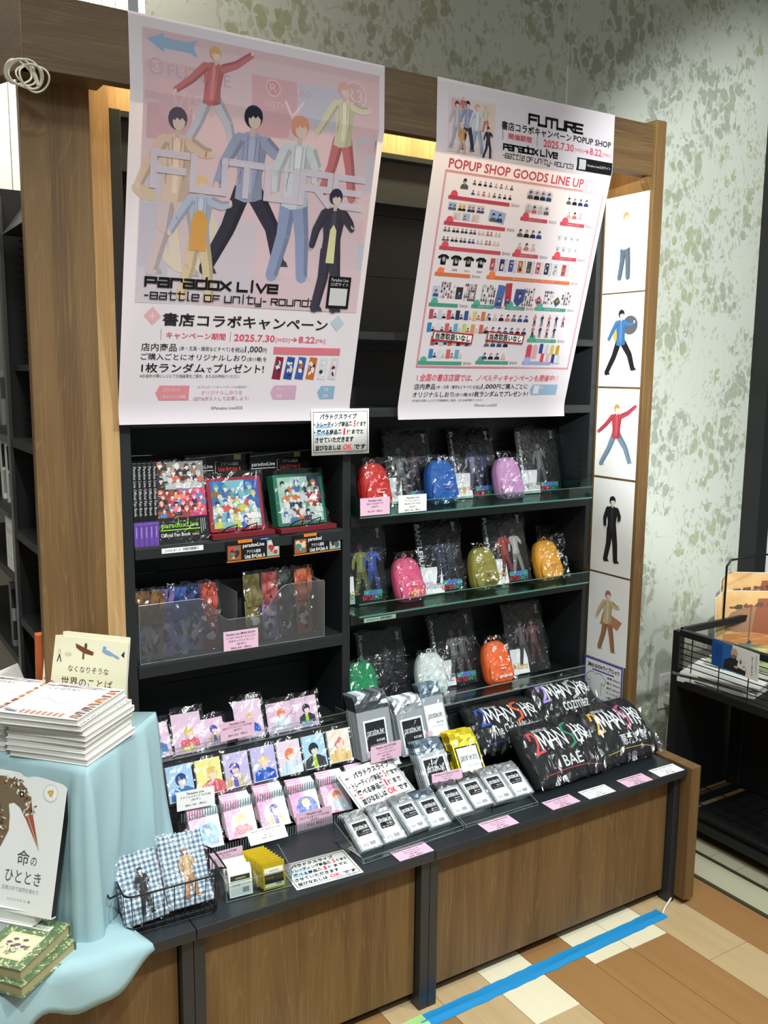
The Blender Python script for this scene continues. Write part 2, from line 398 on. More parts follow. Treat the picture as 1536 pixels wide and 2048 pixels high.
class Print:
    """flat print in local x,z of a sheet; every layer sits a hair in front of the last"""
    DY = 0.00005
    def __init__(s): s.m = MB(); s.k = 0
    def y(s, lay):
        s.k += 1
        return -0.0004 - s.DY*lay - (s.k % 64)*6e-7
    def poly(s, pts, c, lay=1):
        y = s.y(lay); s.m.add([(x, y, z) for x, z in pts], [tuple(range(len(pts)))], 0, c)
    def rect(s, x0, x1, z0, z1, c, lay=1, rot=0):
        if rot:
            cx, cz = (x0+x1)/2, (z0+z1)/2; a = rad(rot)
            s.poly([(cx+(x-cx)*math.cos(a)-(z-cz)*math.sin(a), cz+(x-cx)*math.sin(a)+(z-cz)*math.cos(a)) for x, z in ((x0,z0),(x1,z0),(x1,z1),(x0,z1))], c, lay)
        else: s.poly([(x0,z0),(x1,z0),(x1,z1),(x0,z1)], c, lay)
    def ell(s, cx, cz, rx, rz, c, lay=1, n=16, rot=0):
        a = rad(rot); pts = []
        for i in range(n):
            t = 2*PI*i/n; x, z = rx*math.cos(t), rz*math.sin(t)
            pts.append((cx+x*math.cos(a)-z*math.sin(a), cz+x*math.sin(a)+z*math.cos(a)))
        s.poly(pts, c, lay)
    def stroke(s, pts, w, c, lay=1, taper=False, ext=True):
        y = s.y(lay)
        for i in range(len(pts)-1):
            a, b = Vector(pts[i]), Vector(pts[i+1]); d = b - a
            if d.length < 1e-6: continue
            d.normalize(); p = Vector((-d.y, d.x))*w/2; e = d*w/2 if ext else Vector((0, 0))
            a2, b2 = a - e, b + e
            q = [a2-p, b2-p*(0.5 if taper else 1), b2+p*(0.5 if taper else 1), a2+p]
            s.m.add([(v.x, y, v.y) for v in q], [(0,1,2,3)], 0, c)
    def frame(s, x0, x1, z0, z1, w, c, lay=1):
        s.rect(x0, x1, z0, z0+w, c, lay); s.rect(x0, x1, z1-w, z1, c, lay)
        s.rect(x0, x0+w, z0, z1, c, lay); s.rect(x1-w, x1, z0, z1, c, lay)
    def text(s, t, x0, x1, z0, z1, c, lay=2, bold=0.0, shear=0.0, rot=0, align='fit'):
        """scaled into the box x0..x1 by z0..z1"""
        vs, fs = text_mesh(t, bold)
        if not vs: return
        ax, bx = min(v[0] for v in vs), max(v[0] for v in vs); az, bz = min(v[1] for v in vs), max(v[1] for v in vs)
        w, h = (x1-x0), (z1-z0)
        if rot: w, h = h, w
        sx, sz = w/max(bx-ax, 1e-6), h/max(bz-az, 1e-6)
        if align == 'keep': sx = sz = min(sx, sz)
        y = s.y(lay); out = []
        cx, cz = (x0+x1)/2, (z0+z1)/2; a = rad(rot)
        for vx, vz in vs:
            px = (vx-(ax+bx)/2)*sx; pz = (vz-(az+bz)/2)*sz; px += shear*pz
            out.append((cx+px*math.cos(a)-pz*math.sin(a), y, cz+px*math.sin(a)+pz*math.cos(a)))
        s.m.add(out, fs, 0, c)
    def techno(s, t, x0, x1, z0, h, w, c, lay=2, gap=0.28, italic=0.0):
        adv = sum(0.55 if ch == ' ' else (0.55 if ch in 'il-' else 1)+gap for ch in t)
        u = (x1-x0)/(adv-gap); x = x0
        for ch in t:
            if ch == ' ': x += 0.55*u; continue
            cw = 0.55 if ch in 'il-' else 1
            for st in GL[ch]:
                s.stroke([(x+px*cw*u+italic*pz*h, z0+pz*h) for px, pz in st], w, c, lay)
            x += (cw+gap)*u
    def figure(s, cx, z0, H, hair, skin, top, bot, shoe, lean=0.0, stride=0.15, arm=0.2, lay=3, flip=1):
        """plain faceless paper-doll figure: simple rounded colour masses"""
        f = flip; DK = lambda c, k=.86: tuple(int(v*k) for v in c); LT = lambda c: tuple(min(255, int(v*1.0+18)) for v in c)
        hip = (cx+lean*0.45*H*f, z0+0.50*H); sh = (cx+lean*0.8*H*f, z0+0.80*H); hd = (cx+lean*0.95*H*f, z0+0.90*H)
        def quad(a, b, w0, w1, c, l, o0=-1, o1=1):
            a, b = Vector(a), Vector(b); d = (b-a).normalized(); p = Vector((-d.y, d.x))
            s.m.add([(q.x, s.y(l), q.y) for q in (a+p*w0*o0, b+p*w1*o0, b+p*w1*o1, a+p*w0*o1)], [(0,1,2,3)], 0, c)
        def limb(a, b, w0, w1, c, l):
            quad(a, b, w0, w1, c, l); quad(a, b, w0, w1, DK(c), l+1, .35, 1)
            s.ell(b[0], b[1], w1, w1, c, l, 9)
        for k, sd in enumerate((-1, 1)):
            bend = .05*H*f if stride > .2 and sd > 0 else .015*H*f
            kn = (hip[0]+sd*(0.035+stride*0.40)*H*f+bend, z0+0.27*H+(.03*H if stride > .2 and sd > 0 else 0)); ft = (hip[0]+sd*(0.04+stride*.85)*H*f, z0+0.03*H+(0.07*H if sd > 0 and stride > .2 else 0))
            hp = (hip[0]+sd*.035*H, hip[1])
            s.poly([(ft[0]-.035*H, ft[1]-.03*H), (ft[0]+.075*H*f, ft[1]-.03*H), (ft[0]+.06*H*f, ft[1]), (ft[0]+.01*H*f, ft[1]+.03*H), (ft[0]-.03*H, ft[1]+.03*H)][::(1 if f > 0 else -1)], shoe, lay)
            limb(hp, kn, 0.058*H, 0.048*H, bot, lay+2*k+1); limb(kn, ft, 0.048*H, 0.042*H, bot, lay+2*k+1)
        L = lay+5
        T_ = lambda u, v: (hip[0]+(sh[0]-hip[0])*v+u*H, hip[1]+(sh[1]-hip[1])*v)
        s.poly([T_(-.085, -.18), T_(-.02, -.24), T_(.05, -.20), T_(.095, -.14), T_(.082, .3), T_(.105, .85), T_(.085, 1.0), T_(.03, 1.08), T_(-.03, 1.08), T_(-.085, 1.0), T_(-.108, .85), T_(-.078, .3)], top, L)
        s.poly([T_(.02, -.22), T_(.05, -.20), T_(.095, -.14), T_(.082, .3), T_(.105, .85), T_(.085, 1.0), T_(.05, 1.02), T_(.045, .4)], DK(top, .9), L+1)
        s.poly([T_(-.018, -.05), T_(.016, -.05), T_(.020, .9), T_(.0, 1.05), T_(-.020, .9)], LT(top), L+1)
        for a_, b_ in (((-.05, .9), (-.06, .1)), ((-.045, .5), (-.07, .2)), ((.05, .95), (.055, .2)), ((-.03, 1.0), (-.022, .5)), ((.03, 1.0), (.022, .5))):
            s.stroke([T_(*a_), T_(*b_)], .0035*H, DK(top, .72), L+2, ext=False)
        for sd in (-1, 1):
            up = arm*1.3 if sd == f else 0
            el = (sh[0]+sd*(0.115+arm*0.16)*H, sh[1]-0.16*H+up*0.22*H); hn = (el[0]+sd*(arm*.30-.05)*H, el[1]+(-0.12+up*.26)*H)
            a0 = (sh[0]+sd*0.085*H, sh[1]-0.02*H)
            s.ell(a0[0], a0[1], .034*H, .034*H, top, L+2, 10)
            limb(a0, el, 0.040*H, 0.035*H, top, L+3); limb(el, hn, 0.035*H, 0.027*H, top, L+3)
            s.ell(hn[0]+sd*.006*H, hn[1]-(.014*H if up < .3 else -.014*H), 0.017*H, 0.022*H, skin, L+3, 9)
        s.rect(hd[0]-.015*H, hd[0]+.015*H, sh[1], hd[1], DK(skin, .93), L+2)
        s.head(hd[0], hd[1], 0.054*H, hair, skin, L+4)
    def group(s, x0, x1, z0, z1, n, cols, lay=3, seed=1):
        """rows of plain faceless busts in the given colours"""
        rn = random.Random(seed); w = (x1-x0)/max(1, n)*1.25; rows = max(2, int((z1-z0)/(w*.62)))
        for r_ in range(rows):
            for k in range(n):
                x = x0+w*.4+(x1-x0-w*.8)*(k+.5*(r_ % 2)*.8)/max(1, n-.6); z = z1-w*.95-(z1-z0-w*.95)*r_/max(1, rows-1)
                s.bust(min(x1-w*.45, max(x0+w*.45, x+rn.uniform(-.1, .1)*w)), max(z0, z+rn.uniform(-.08, .08)*w), w*rn.uniform(.8, 1.05), rn.choice(cols), rn.choice([(238, 214, 200), (226, 196, 180)]), rn.choice(cols), lay=lay+r_*4)
    def head(s, cx, cz, r, hair, skin, lay):
        """faceless head: hair mass, skin oval, ragged fringe"""
        s.ell(cx-r*.05, cz+r*.14, r*1.12, r*1.18, hair, lay, 14); s.ell(cx+r*.10, cz-r*.20, r*.74, r*.88, skin, lay+1, 14)
        top = [(cx+r*(-.05+1.05*math.cos(PI*k/8)), cz+r*(.14+1.10*math.sin(PI*k/8))) for k in range(9)]
        fr = [(cx-r*1.0, cz-r*.35), (cx-r*.72, cz+r*.12), (cx-r*.40, cz-r*.12), (cx-r*.15, cz+r*.22), (cx+r*.2, cz-r*.02), (cx+r*.45, cz+r*.25), (cx+r*.8, cz-r*.05)]
        s.poly(top+fr, hair, lay+2)
    def bust(s, cx, z0, w, hair, skin, top, inner=None, lay=3):
        s.poly([(cx-w*.5, z0), (cx+w*.5, z0), (cx+w*.46, z0+w*.34), (cx+w*.18, z0+w*.5), (cx-w*.18, z0+w*.5), (cx-w*.46, z0+w*.34)], top, lay)
        if inner: s.poly([(cx-w*.12, z0), (cx+w*.1, z0), (cx+w*.06, z0+w*.5), (cx-w*.1, z0+w*.5)], inner, lay+1)
        s.rect(cx-w*.06, cx+w*.06, z0+w*.42, z0+w*.6, skin, lay+1)
        s.head(cx, z0+w*.74, w*.21, hair, skin, lay+1)
        s.stroke([(cx-w*.22, z0+w*.48), (cx-w*.26, z0+w*.05)], w*.03, tuple(int(v*.8) for v in top), lay+1); s.stroke([(cx+w*.24, z0+w*.46), (cx+w*.27, z0+w*.05)], w*.03, tuple(int(v*.8) for v in top), lay+1)
    def crowd(s, x0, x1, z0, z1, cols, n, r, lay=3, seed=1):
        rn = random.Random(seed)
        for i in range(n):
            s.ell(rn.uniform(x0+r, x1-r), rn.uniform(z0+r, z1-r), r*rn.uniform(.4, 1), r*rn.uniform(.5, 1.1), rn.choice(cols), lay+i % 4, 9, rn.uniform(0, 180))
    def warp(s, fn):
        s.m.v = [(x, y + fn(x, z), z) for x, y, z in s.m.v]
    def obj(s, parent, mats='ink', name='print', bends=None, M=None):
        me = s.m.mesh(name, [mats])
        if bends:
            bm = bmesh.new(); bm.from_mesh(me)
            for z in bends[0]:
                bmesh.ops.bisect_plane(bm, geom=bm.verts[:]+bm.edges[:]+bm.faces[:], plane_co=(0, 0, z), plane_no=(0, 0, 1))
            for v in bm.verts: v.co.y += bends[1](v.co.x, v.co.z)
            bm.to_mesh(me); bm.free()
        return ob(name, me, None, parent, M)

# ------------------------------------------------------------------ room shell
m = MB(); m.box(-3.2, 3.4, -4.0, 1.9, -0.06, -0.006)
floor = struct('floor', m, 'plank_dark', 'wood plank floor in mixed brown, tan and cream boards')
m = MB(); m.box(0.170, 2.59, 0.55, 0.60, 0.0, 3.12)
wall = struct('wall_back', m, 'wallpaper', 'wall with pale green leaf and branch wallpaper')
m = MB(); m.box(-3.2, 0.26, 1.9, 1.95, 0, 3.12)
struct('wall_left', m, 'wall_white', 'bright white wall behind the bookcase')
m = MB(); m.box(-3.2, 3.4, -4.0, 1.95, 3.12, 3.16)
struct('ceiling', m, 'ceiling')
m = MB(); m.box(1.552, 1.588, 0.540, 0.552, 0.0, 3.12)
struct('trim_1', m, 'wallpaper', 'narrow vertical joint strip in the wallpapered wall')
# dark window frame at the right end of the wall
m = MB(); m.box(2.59, 2.66, 0.47, 0.60, 0, 3.12)
win = struct('window_1', m, 'rack_black', 'dark framed window at the right end of the wallpapered wall')
m = MB(); m.box(2.66, 3.4, 0.56, 0.60, 0, 3.12); ob('pane', m, 'dark_navy', win)
m = MB(); m.box(2.68, 3.3, 0.545, 0.558, 0.2, 1.15); o = ob('poster_panel', m, 'board_white', win)

m = MB()
for k in range(34): m.box(-1.0+.0365*k, -1.0+.0365*k+.034, .90, .915, 2.02, 3.12)
m.box(-1.0, .245, .915, .93, 2.02, 3.12)
struct('wall_panel', m, 'wall_white', 'white fluted wall panel above the bookcase')
# floor planks, 0.15 m wide running along y
x = -0.56
rp = random.Random(5)
edges = [-0.56, -0.41, -0.26, -0.11, 0.04, 0.19, 0.34, 0.49, 0.64, 0.79, 0.935, 1.08, 1.215, 1.355, 1.515, 1.66]
joint = {8: [(-.40, 'plank_tan'), (-.05, 'plank_tan')], 9: [(-.30, 'plank_cream')], 10: [(-.205, 'plank_brown')], 11: [(-.205, 'plank_brown')],
         12: [(-.36, 'plank_tan')], 13: [(-.3, 'plank_brown')]}
base_cols = ['plank_brown', 'plank_tan', 'plank_cream', 'plank_brown', 'plank_tan', 'plank_dark', 'plank_tan', 'plank_cream', 'plank_brown', 'plank_tan', 'plank_brown', 'plank_cream', 'plank_brown', 'plank_tan', 'plank_brown', 'plank_tan']
cuts = {6: [-1.0, -.33, .3], 7: [-.9, -.15, .3], 8: [-1.2, -.52, .3], 9: [-1.2, -.55, -.30+.0, .3], 10: [-1.2, -.60, -.08, .3], 11: [-1.2, -.205, -.04, .3], 12: [-1.3, -.21, .3], 13: [-1.2, -.355, .3], 14: [-1.2, .3]}
kinds = {6: ['plank_tan', 'plank_brown'], 7: ['plank_brown', 'plank_tan'], 8: ['plank_brown', 'plank_tan'], 9: ['plank_tan', 'plank_tan', 'plank_cream'][0:3], 10: ['plank_cream', 'plank_cream', 'plank_brown'],
         11: ['plank_brown', 'plank_cream', 'plank_tan'], 12: ['plank_brown', 'plank_cream'], 13: ['plank_tan', 'plank_tan'], 14: ['plank_brown']}
kinds[9] = ['plank_tan', 'plank_tan', 'plank_cream']; kinds[10] = ['plank_cream', 'plank_brown', 'plank_brown']
for i in range(len(edges)-1):
    cs = cuts.get(i, [-1.3, rp.uniform(-.8, -.2), .3]); ks = kinds.get(i, [base_cols[i], base_cols[(i+2) % 16]])
    for j in range(len(cs)-1):
        m = MB(); m.box(edges[i]+0.0008, edges[i+1]-0.0008, cs[j]+0.0008, cs[j+1]-0.0008, -0.006, 0.0)
        ob('plank', m, ks[j % len(ks)], floor)
# track and tiles at the right
m = MB(); m.box(1.66, 1.674, -1.3, 0.5, -0.006, 0.003); ob('floor_track', m, 'track_brown', floor)
m = MB(); m.box(1.676, 1.785, -1.3, 0.5, -0.006, 0.0); ob('plank', m, 'cream_shaded', floor)
m = MB(); m.box(1.787, 1.797, -1.3, 0.5, -0.006, 0.003); ob('floor_track', m, 'track_brown', floor)
for k in range(18):
    m = MB(); m.box(1.80, 1.87, -1.3+k*0.1+0.001, -1.2+k*0.1-0.001, -0.006, 0.0); ob('tile', m, 'cream_shaded', floor)
for k in range(8):
    m = MB(); m.box(1.872+k*.15, 2.02+k*.15, -1.3, 0.5, -0.006, 0.0); ob('plank', m, ['plank_dark', 'plank_tan', 'plank_brown'][k % 3], floor)

# masking tape on the floor
mat('tape_blue', (36, 140, 200), 0.35); mat('tape_green', (168, 214, 138), 0.4)
def tape(name, p0, p1, w, mt, label, seed):
    rn = random.Random(seed); m = MB(); d = Vector((p1[0]-p0[0], p1[1]-p0[1])); Lh = d.length; d.normalize(); nrm = Vector((-d.y, d.x))
    pr = [(0, 0), (.30, .0009), (.42, .0032), (.52, .0008), (1, 0)]
    n = 40
    wob = [rn.uniform(-.0015, .0015) for _ in range(n+1)]
    vs = []; 
    for i in range(n+1):
        t = i/n
        for q, h in pr:
            s_ = (q-.5)*w + (math.sin(t*9+seed)*.0035 if 0 < q < 1 else 0) + wob[i]*(1 if q in (0, 1) else .5)
            p = Vector(p0) + d*Lh*t + nrm*s_
            vs.append((p.x, p.y, 0.0012+h*(.6+.4*math.sin(t*14))))
    k = len(pr)
    m.add(vs, [(i*k+j, (i+1)*k+j, (i+1)*k+j+1, i*k+j+1) for i in range(n) for j in range(k-1)])
    o = ob(name, m, mt, smooth=True); tag(o, label, 'tape')
tape('floor_tape', (0.555, -0.150), (1.418, -0.138), 0.046, 'tape_blue', 'strip of blue masking tape along the floor before the base cabinets', 1)
tape('floor_tape', (0.38, -0.150), (0.572, -0.148), 0.046, 'tape_green', 'short piece of pale green tape at the left end of the blue tape', 2)

# ------------------------------------------------------------------ timber surround
sur = tag(empty('timber_surround', T(0, 0.12, 0)), 'oak surround of beam and posts around the black shelf unit', 'frame')
Ms = T(0, -0.12, 0)
m = MB(); m.box(-0.21, 1.498, 0.12, 0.15, 2.122, 2.262); m.box(-0.21, -0.05, 0.1505, 0.204, 2.124, 2.20); ob('beam', m, 'oak_h', sur, Ms, bevel=.002)
m = MB(); m.box(-0.21, 1.498, 0.1505, 0.30, 2.240, 2.262); ob('beam_top', m, 'oak_h', sur, Ms)
# beam returning to the back-left
Mr = Ms @ T(-0.21, 0.12, 0) @ Matrix.Rotation(rad(20), 4, 'Z')
m = MB(); m.box(-0.0, 0.03, 0.0, 1.2, 2.122, 2.262); ob('beam_return', m, 'oak_h', sur, Ms @ T(-0.208, 0.121, 0) @ Matrix.Rotation(rad(20), 4, 'Z'))
m = MB(); m.box(-0.204, -0.066, 0.205, 0.230, 0.43, 2.235); ob('post', m, 'oak', sur, Ms, bevel=.002)
m = MB(); m.box(-0.064, -0.002, 0.292, 0.317, 0.43, 2.17); ob('filler_board', m, 'oak_light', sur, Ms)
m = MB(); m.box(-0.070, 1.500, 0.318, 0.336, 2.124, 2.26); ob('fascia', m, 'oak_light', sur, Ms)
m = MB(); m.box(1.500, 1.541, 0.112, 0.548, 0.0, 2.275); ob('side_panel', m, 'oak', sur, Ms, bevel=.002)
m = MB(); m.box(1.500, 1.541, -0.146, 0.1115, 0.018, 0.432); ob('low_side_panel', m, 'oak', sur, Ms, bevel=.002)
m = MB(); m.prism([(1.500, 2.122), (1.500, 2.085), (1.487, 2.105), (1.487, 2.122)], 0.125, 0.148); ob('bracket', m, 'oak', sur, Ms)

# ------------------------------------------------------------------ black shelf unit
U = tag(empty('shelf_unit', T(0.75, 0.3, 0.43)), 'black metal two-bay shelf unit with slotted uprights inside the oak surround', 'shelf unit')
Mu = T(-0.75, -0.3, -0.43)
for x0, x1 in ((0.0, 0.026), (0.587, 0.611), (1.474, 1.498)):
    m = MB(); m.box(x0, x1, 0.30, 0.54, 0.43, 2.122); up = ob('upright', m, 'black_metal', U, Mu, bevel=.0015)
for xs, sd in ((0.5868, -1), (1.4738, -1)):
    m = MB()
    for j in range(62):
        z = 0.50 + j*0.0255
        for yy in (0.325, 0.50):
            m.box(xs-0.0006, xs, yy, yy+0.016, z, z+0.005)
    o = ob('slot_row', m, 'slot_black', U, Mu); o['kind'] = 'stuff'
for x0, x1 in ((0.026, 0.587), (0.611, 1.474)):
    for z0 in (0.43, 0.735, 1.04, 1.345, 1.62, 1.83, 2.0):
        z1 = {0.43: 0.733, 0.735: 1.038, 1.04: 1.343, 1.345: 1.618, 1.62: 1.828, 1.83: 1.998, 2.0: 2.12}[z0]
        m = MB(); m.box(x0, x1, 0.50, 0.512, z0, z1); ob('back_panel', m, 'back_panel', U, Mu)
def shelf(x0, x1, z, th=0.028, y0=0.296, y1=0.5):
    m = MB(); m.box(x0, x1, y0, y1, z-0.004, z); m.box(x0, x1, y0, y0+0.004, z-th, z-0.004)
    m.box(x0, x1, y1-0.004, y1, z-th, z-0.004)
    ob('shelf', m, 'black_metal', U, Mu, bevel=.001)
shelf(0.0265, 0.5865, 1.148, .030); shelf(0.0265, 0.5865, 0.860, .032); shelf(0.0265, 0.5865, 0.622, .03, 0.262)
shelf(0.0265, 0.5865, 1.452, .024)
shelf(0.6115, 1.4735, 1.465, .024); shelf(0.6115, 1.4735, 1.664, .020)
shelf(0.6115, 1.4735, 1.176, .028); shelf(0.6115, 1.4735, 0.905, .028); shelf(0.6115, 1.4735, 0.602, .03)
m = MB(); m.box(0.6115, 1.4735, 0.300, 0.312, 0.432, 0.570); ob('plinth_panel', m, 'back_panel', U, Mu)
m = MB(); m.box(0.0265, 0.5865, 0.300, 0.312, 0.432, 0.59); ob('plinth_panel', m, 'back_panel', U, Mu)
m = MB(); m.box(0.026, 1.474, 0.305, 0.50, 2.108, 2.12); ob('top_panel', m, 'black_metal', U, Mu)
m = MB(); m.box(0.0265, 0.5865, 0.335, 0.345, 2.0, 2.107); m.box(0.6115, 1.4735, 0.335, 0.345, 2.0, 2.107); ob('header_panel', m, 'back_panel', U, Mu)

# ------------------------------------------------------------------ base cabinets and worktop
def cabinet(x0, x1, lab):
    r = tag(empty('base_cabinet', T((x0+x1)/2, -0.11, 0)), lab, 'cabinet', None)
    Mi = T(-(x0+x1)/2, 0.11, 0)
    for a, b in ((x0, x0+0.026), (x1-0.026, x1)):
        m = MB(); m.box(a+.0006, b-.0006, -0.11, -0.072, 0.0, 0.40); ob('post', m, 'counter_metal', r, Mi, bevel=.001)
    m = MB(); m.box(x0+0.027, x1-0.027, -0.086, -0.070, 0.034, 0.398); ob('door', m, 'oak', r, Mi, bevel=.0015)
    m = MB(); m.box(x0+0.004, x1-0.004, -0.05, 0.28, 0.0, 0.40); ob('carcass', m, 'black_metal', r, Mi)
cabinet(0.0, 0.6, 'middle oak-fronted base cabinet with black metal posts')
cabinet(0.6, 1.5, 'wide right oak-fronted base cabinet beside the blue floor tape')
cabinet(-0.9, 0.0, 'left oak-fronted base cabinet partly under the pale blue cloth')
WT = tag(empty('worktop', T(0.3, -0.132, 0.42)), 'dark grey metal worktop running along all base cabinets', 'worktop')
for x0, x1 in ((-0.9, -0.001), (0.0, 0.599), (0.6, 1.499)):
    m = MB(); m.box(x0, x1, -0.132, 0.292, 0.402, 0.426); ob('worktop_section', m, 'counter_metal', WT, T(-0.3, 0.132, -0.42), bevel=.003)
ZC = 0.4262

# ------------------------------------------------------------------ posters
def tilt_fn(zb, ang):
    k = math.tan(rad(ang))
    def f(x, z):
        y = 0.0
        if z < zb: y += (zb-z)*k
        return y
    return f
BL = (20, 20, 24); PK = (222, 92, 110); PK2 = (238, 178, 186)
def poster(name, cx, w, z0, z1, label, seed):
    h = z1 - z0; zb = 2.118 - z0; fn = tilt_fn(zb, 13.6)
    def curl(x, z): return fn(x, z) - (0.012*(1 - z/0.05)**2 if z < 0.05 else 0) + 0.002*math.sin(x*9+seed)*(1-min(1, z/zb))
    r = MB()
    zs = [0, .01, .02, .03, .04, .05] + [0.05 + (zb-0.05)*i/14 for i in range(1, 15)] + [zb + (h-zb)*i/3 for i in range(1, 4)]
    nx = 12
    vs = [(-w/2+w*i/nx, curl(-w/2+w*i/nx, z), z) for z in zs for i in range(nx+1)]
    r.add(vs, [(j*(nx+1)+i, j*(nx+1)+i+1, (j+1)*(nx+1)+i+1, (j+1)*(nx+1)+i) for j in range(len(zs)-1) for i in range(nx)])
    o = ob(name, r, 'poster_paper', M=T(cx, 0.1185, z0), smooth=True); tag(o, label, 'poster')
    bend = ([zb] + [0.05+(zb-0.05)*i/14 for i in range(1, 14)], lambda x, z: curl(x, z) - 0.0004)
    return o, w, h, bend
SK = (238, 214, 200)
# poster 1
o1, w1, h1, bend1 = poster('campaign_poster', 0.292, 0.600, 1.437, 2.262, 'large pink campaign poster hanging from the left of the oak beam', 0)
p = Print(); X = lambda u: (u-.5)*w1; Z = lambda v: (1-v)*h1
BG = (226, 194, 200)
p.rect(X(.046), X(.975), Z(.675), Z(.03), (228, 202, 209), 1)
p.rect(X(.05), X(.30), Z(.19), Z(.10), (226, 190, 198), 2); p.rect(X(.06), X(.22), Z(.28), Z(.20), (224, 184, 193), 2)
p.poly([(X(.10), Z(.14)), (X(.2), Z(.14)), (X(.2), Z(.23)), (X(.15), Z(.25)), (X(.10), Z(.21))], (230, 192, 199), 3)
p.rect(X(.44), X(.62), Z(.235), Z(.09), (225, 180, 189), 2); p.rect(X(.63), X(.83), Z(.20), Z(.09), (211, 204, 220), 2, )
p.rect(X(.84), X(.975), Z(.24), Z(.05), (231, 197, 204), 2); p.rect(X(.88), X(.975), Z(.34), Z(.20), (211, 207, 220), 2)
p.rect(X(.05), X(.16), Z(.62), Z(.34), (212, 204, 218), 2); p.rect(X(.06), X(.2), Z(.43), Z(.33), (221, 210, 219), 3)
p.rect(X(.32), X(.5), Z(.66), Z(.45), (221, 208, 218), 2); p.rect(X(.56), X(.84), Z(.56), Z(.42), (235, 210, 204), 2)
p.ell(X(.77), Z(.42), .10, .09, (235, 214, 205), 3); p.ell(X(.23), Z(.50), .07, .08, (236, 218, 200), 3)
p.rect(X(.80), X(.96), Z(.52), Z(.42), (234, 197, 200), 3); p.rect(X(.83), X(.97), Z(.55), Z(.48), (206, 206, 221), 3)
# arrow and road-sign graphics
p.poly([(X(.06), Z(.055)), (X(.12), Z(.035)), (X(.12), Z(.045)), (X(.21), Z(.045)), (X(.24), Z(.035)), (X(.225), Z(.055)), (X(.24), Z(.078)), (X(.21), Z(.07)), (X(.12), Z(.07)), (X(.12), Z(.08))], (160, 186, 216), 3)
p.text('FUTURE', X(.13), X(.36), Z(.135), Z(.105), (206, 176, 192), 3); p.ell(X(.09), Z(.115), .016, .016, (206, 176, 192), 3); p.ell(X(.09), Z(.115), .013, .013, (228, 196, 202), 4)
p.text('R3', X(.072), X(.108), Z(.125), Z(.107), (206, 176, 192), 5)
p.text('VISTY', X(.14), X(.37), Z(.215), Z(.165), (238, 200, 206), 4); p.text('VISTY', X(.49), X(.57), Z(.165), Z(.148), (240, 202, 208), 4)
p.ell(X(.525), Z(.115), .018, .018, (240, 202, 208), 4); p.ell(X(.525), Z(.115), .015, .015, (222, 164, 174), 5); p.text('R', X(.51), X(.54), Z(.125), Z(.105), (240, 202, 208), 6)
p.ell(X(.865), Z(.095), .032, .032, (242, 208, 212), 4); p.ell(X(.865), Z(.095), .027, .027, (228, 186, 192), 5); p.text('R3', X(.83), X(.90), Z(.112), Z(.078), (244, 214, 216), 6)
p.stroke([(X(.60), Z(.18)), (X(.575), Z(.145))], .006, (244, 220, 224), 5); p.stroke([(X(.60), Z(.18)), (X(.645), Z(.14))], .006, (244, 220, 224), 5)
p.text('ROUND', X(.575), X(.68), Z(.125), Z(.108), (206, 180, 196), 4)
p.rect(X(.05), X(.975), Z(.052), Z(.03), (222, 192, 200), 2)
# faceless stand-in figures
p.figure(X(.17), Z(.60), .34, (104, 88, 110), SK, (236, 206, 186), (226, 204, 206), (190, 180, 186), lay=8, stride=.10, arm=.35)
p.figure(X(.27), Z(.30), .22, (222, 176, 130), SK, (208, 126, 130), (216, 214, 226), (226, 196, 160), lay=6, lean=.1, stride=.25, arm=.7)
p.figure(X(.45), Z(.59), .36, (38, 42, 62), SK, (172, 176, 204), (62, 58, 72), (80, 76, 90), lay=12, stride=.24, arm=.3)
p.figure(X(.64), Z(.595), .36, (234, 166, 140), SK, (222, 224, 230), (156, 166, 202), (222, 200, 196), lay=16, stride=.08, arm=.15)
p.figure(X(.82), Z(.37), .26, (232, 184, 176), SK, (232, 222, 194), (212, 128, 132), (226, 196, 184), lay=6, stride=.14, arm=.4)
p.figure(X(.27), Z(.66), .265, (238, 206, 160), SK, (196, 200, 222), (230, 206, 170), (226, 190, 180), lay=20, stride=.1, arm=.4)
p.poly([(X(.235), Z(.535)), (X(.300), Z(.535)), (X(.300), Z(.46)), (X(.283), Z(.435)), (X(.255), Z(.435)), (X(.238), Z(.46))], (232, 170, 92), 36)
p.figure(X(.82), Z(.675), .285, (60, 52, 74), SK, (70, 64, 80), (70, 64, 80), (64, 60, 74), lay=44, stride=.06, arm=.25)
p.poly([(X(.803), Z(.54)), (X(.840), Z(.54)), (X(.836), Z(.45)), (X(.822), Z(.435)), (X(.808), Z(.45))], (238, 230, 176), 52)
p.ell(X(.065), Z(.405), .03, .014, (228, 206, 180), 8, 12, -20)
# big white outline title in the art
WH = (236, 230, 236)
p.techno('FUTURE', X(.09), X(.93), Z(.385), .062, .014, (224, 212, 224), 38, .22)
p.text('paradox live -Battle of unity- round3', X(.34), X(.9), Z(.318), Z(.305), WH, 38)
p.rect(X(.046), X(.83), Z(.675), Z(.585), (226, 214, 222), 5)
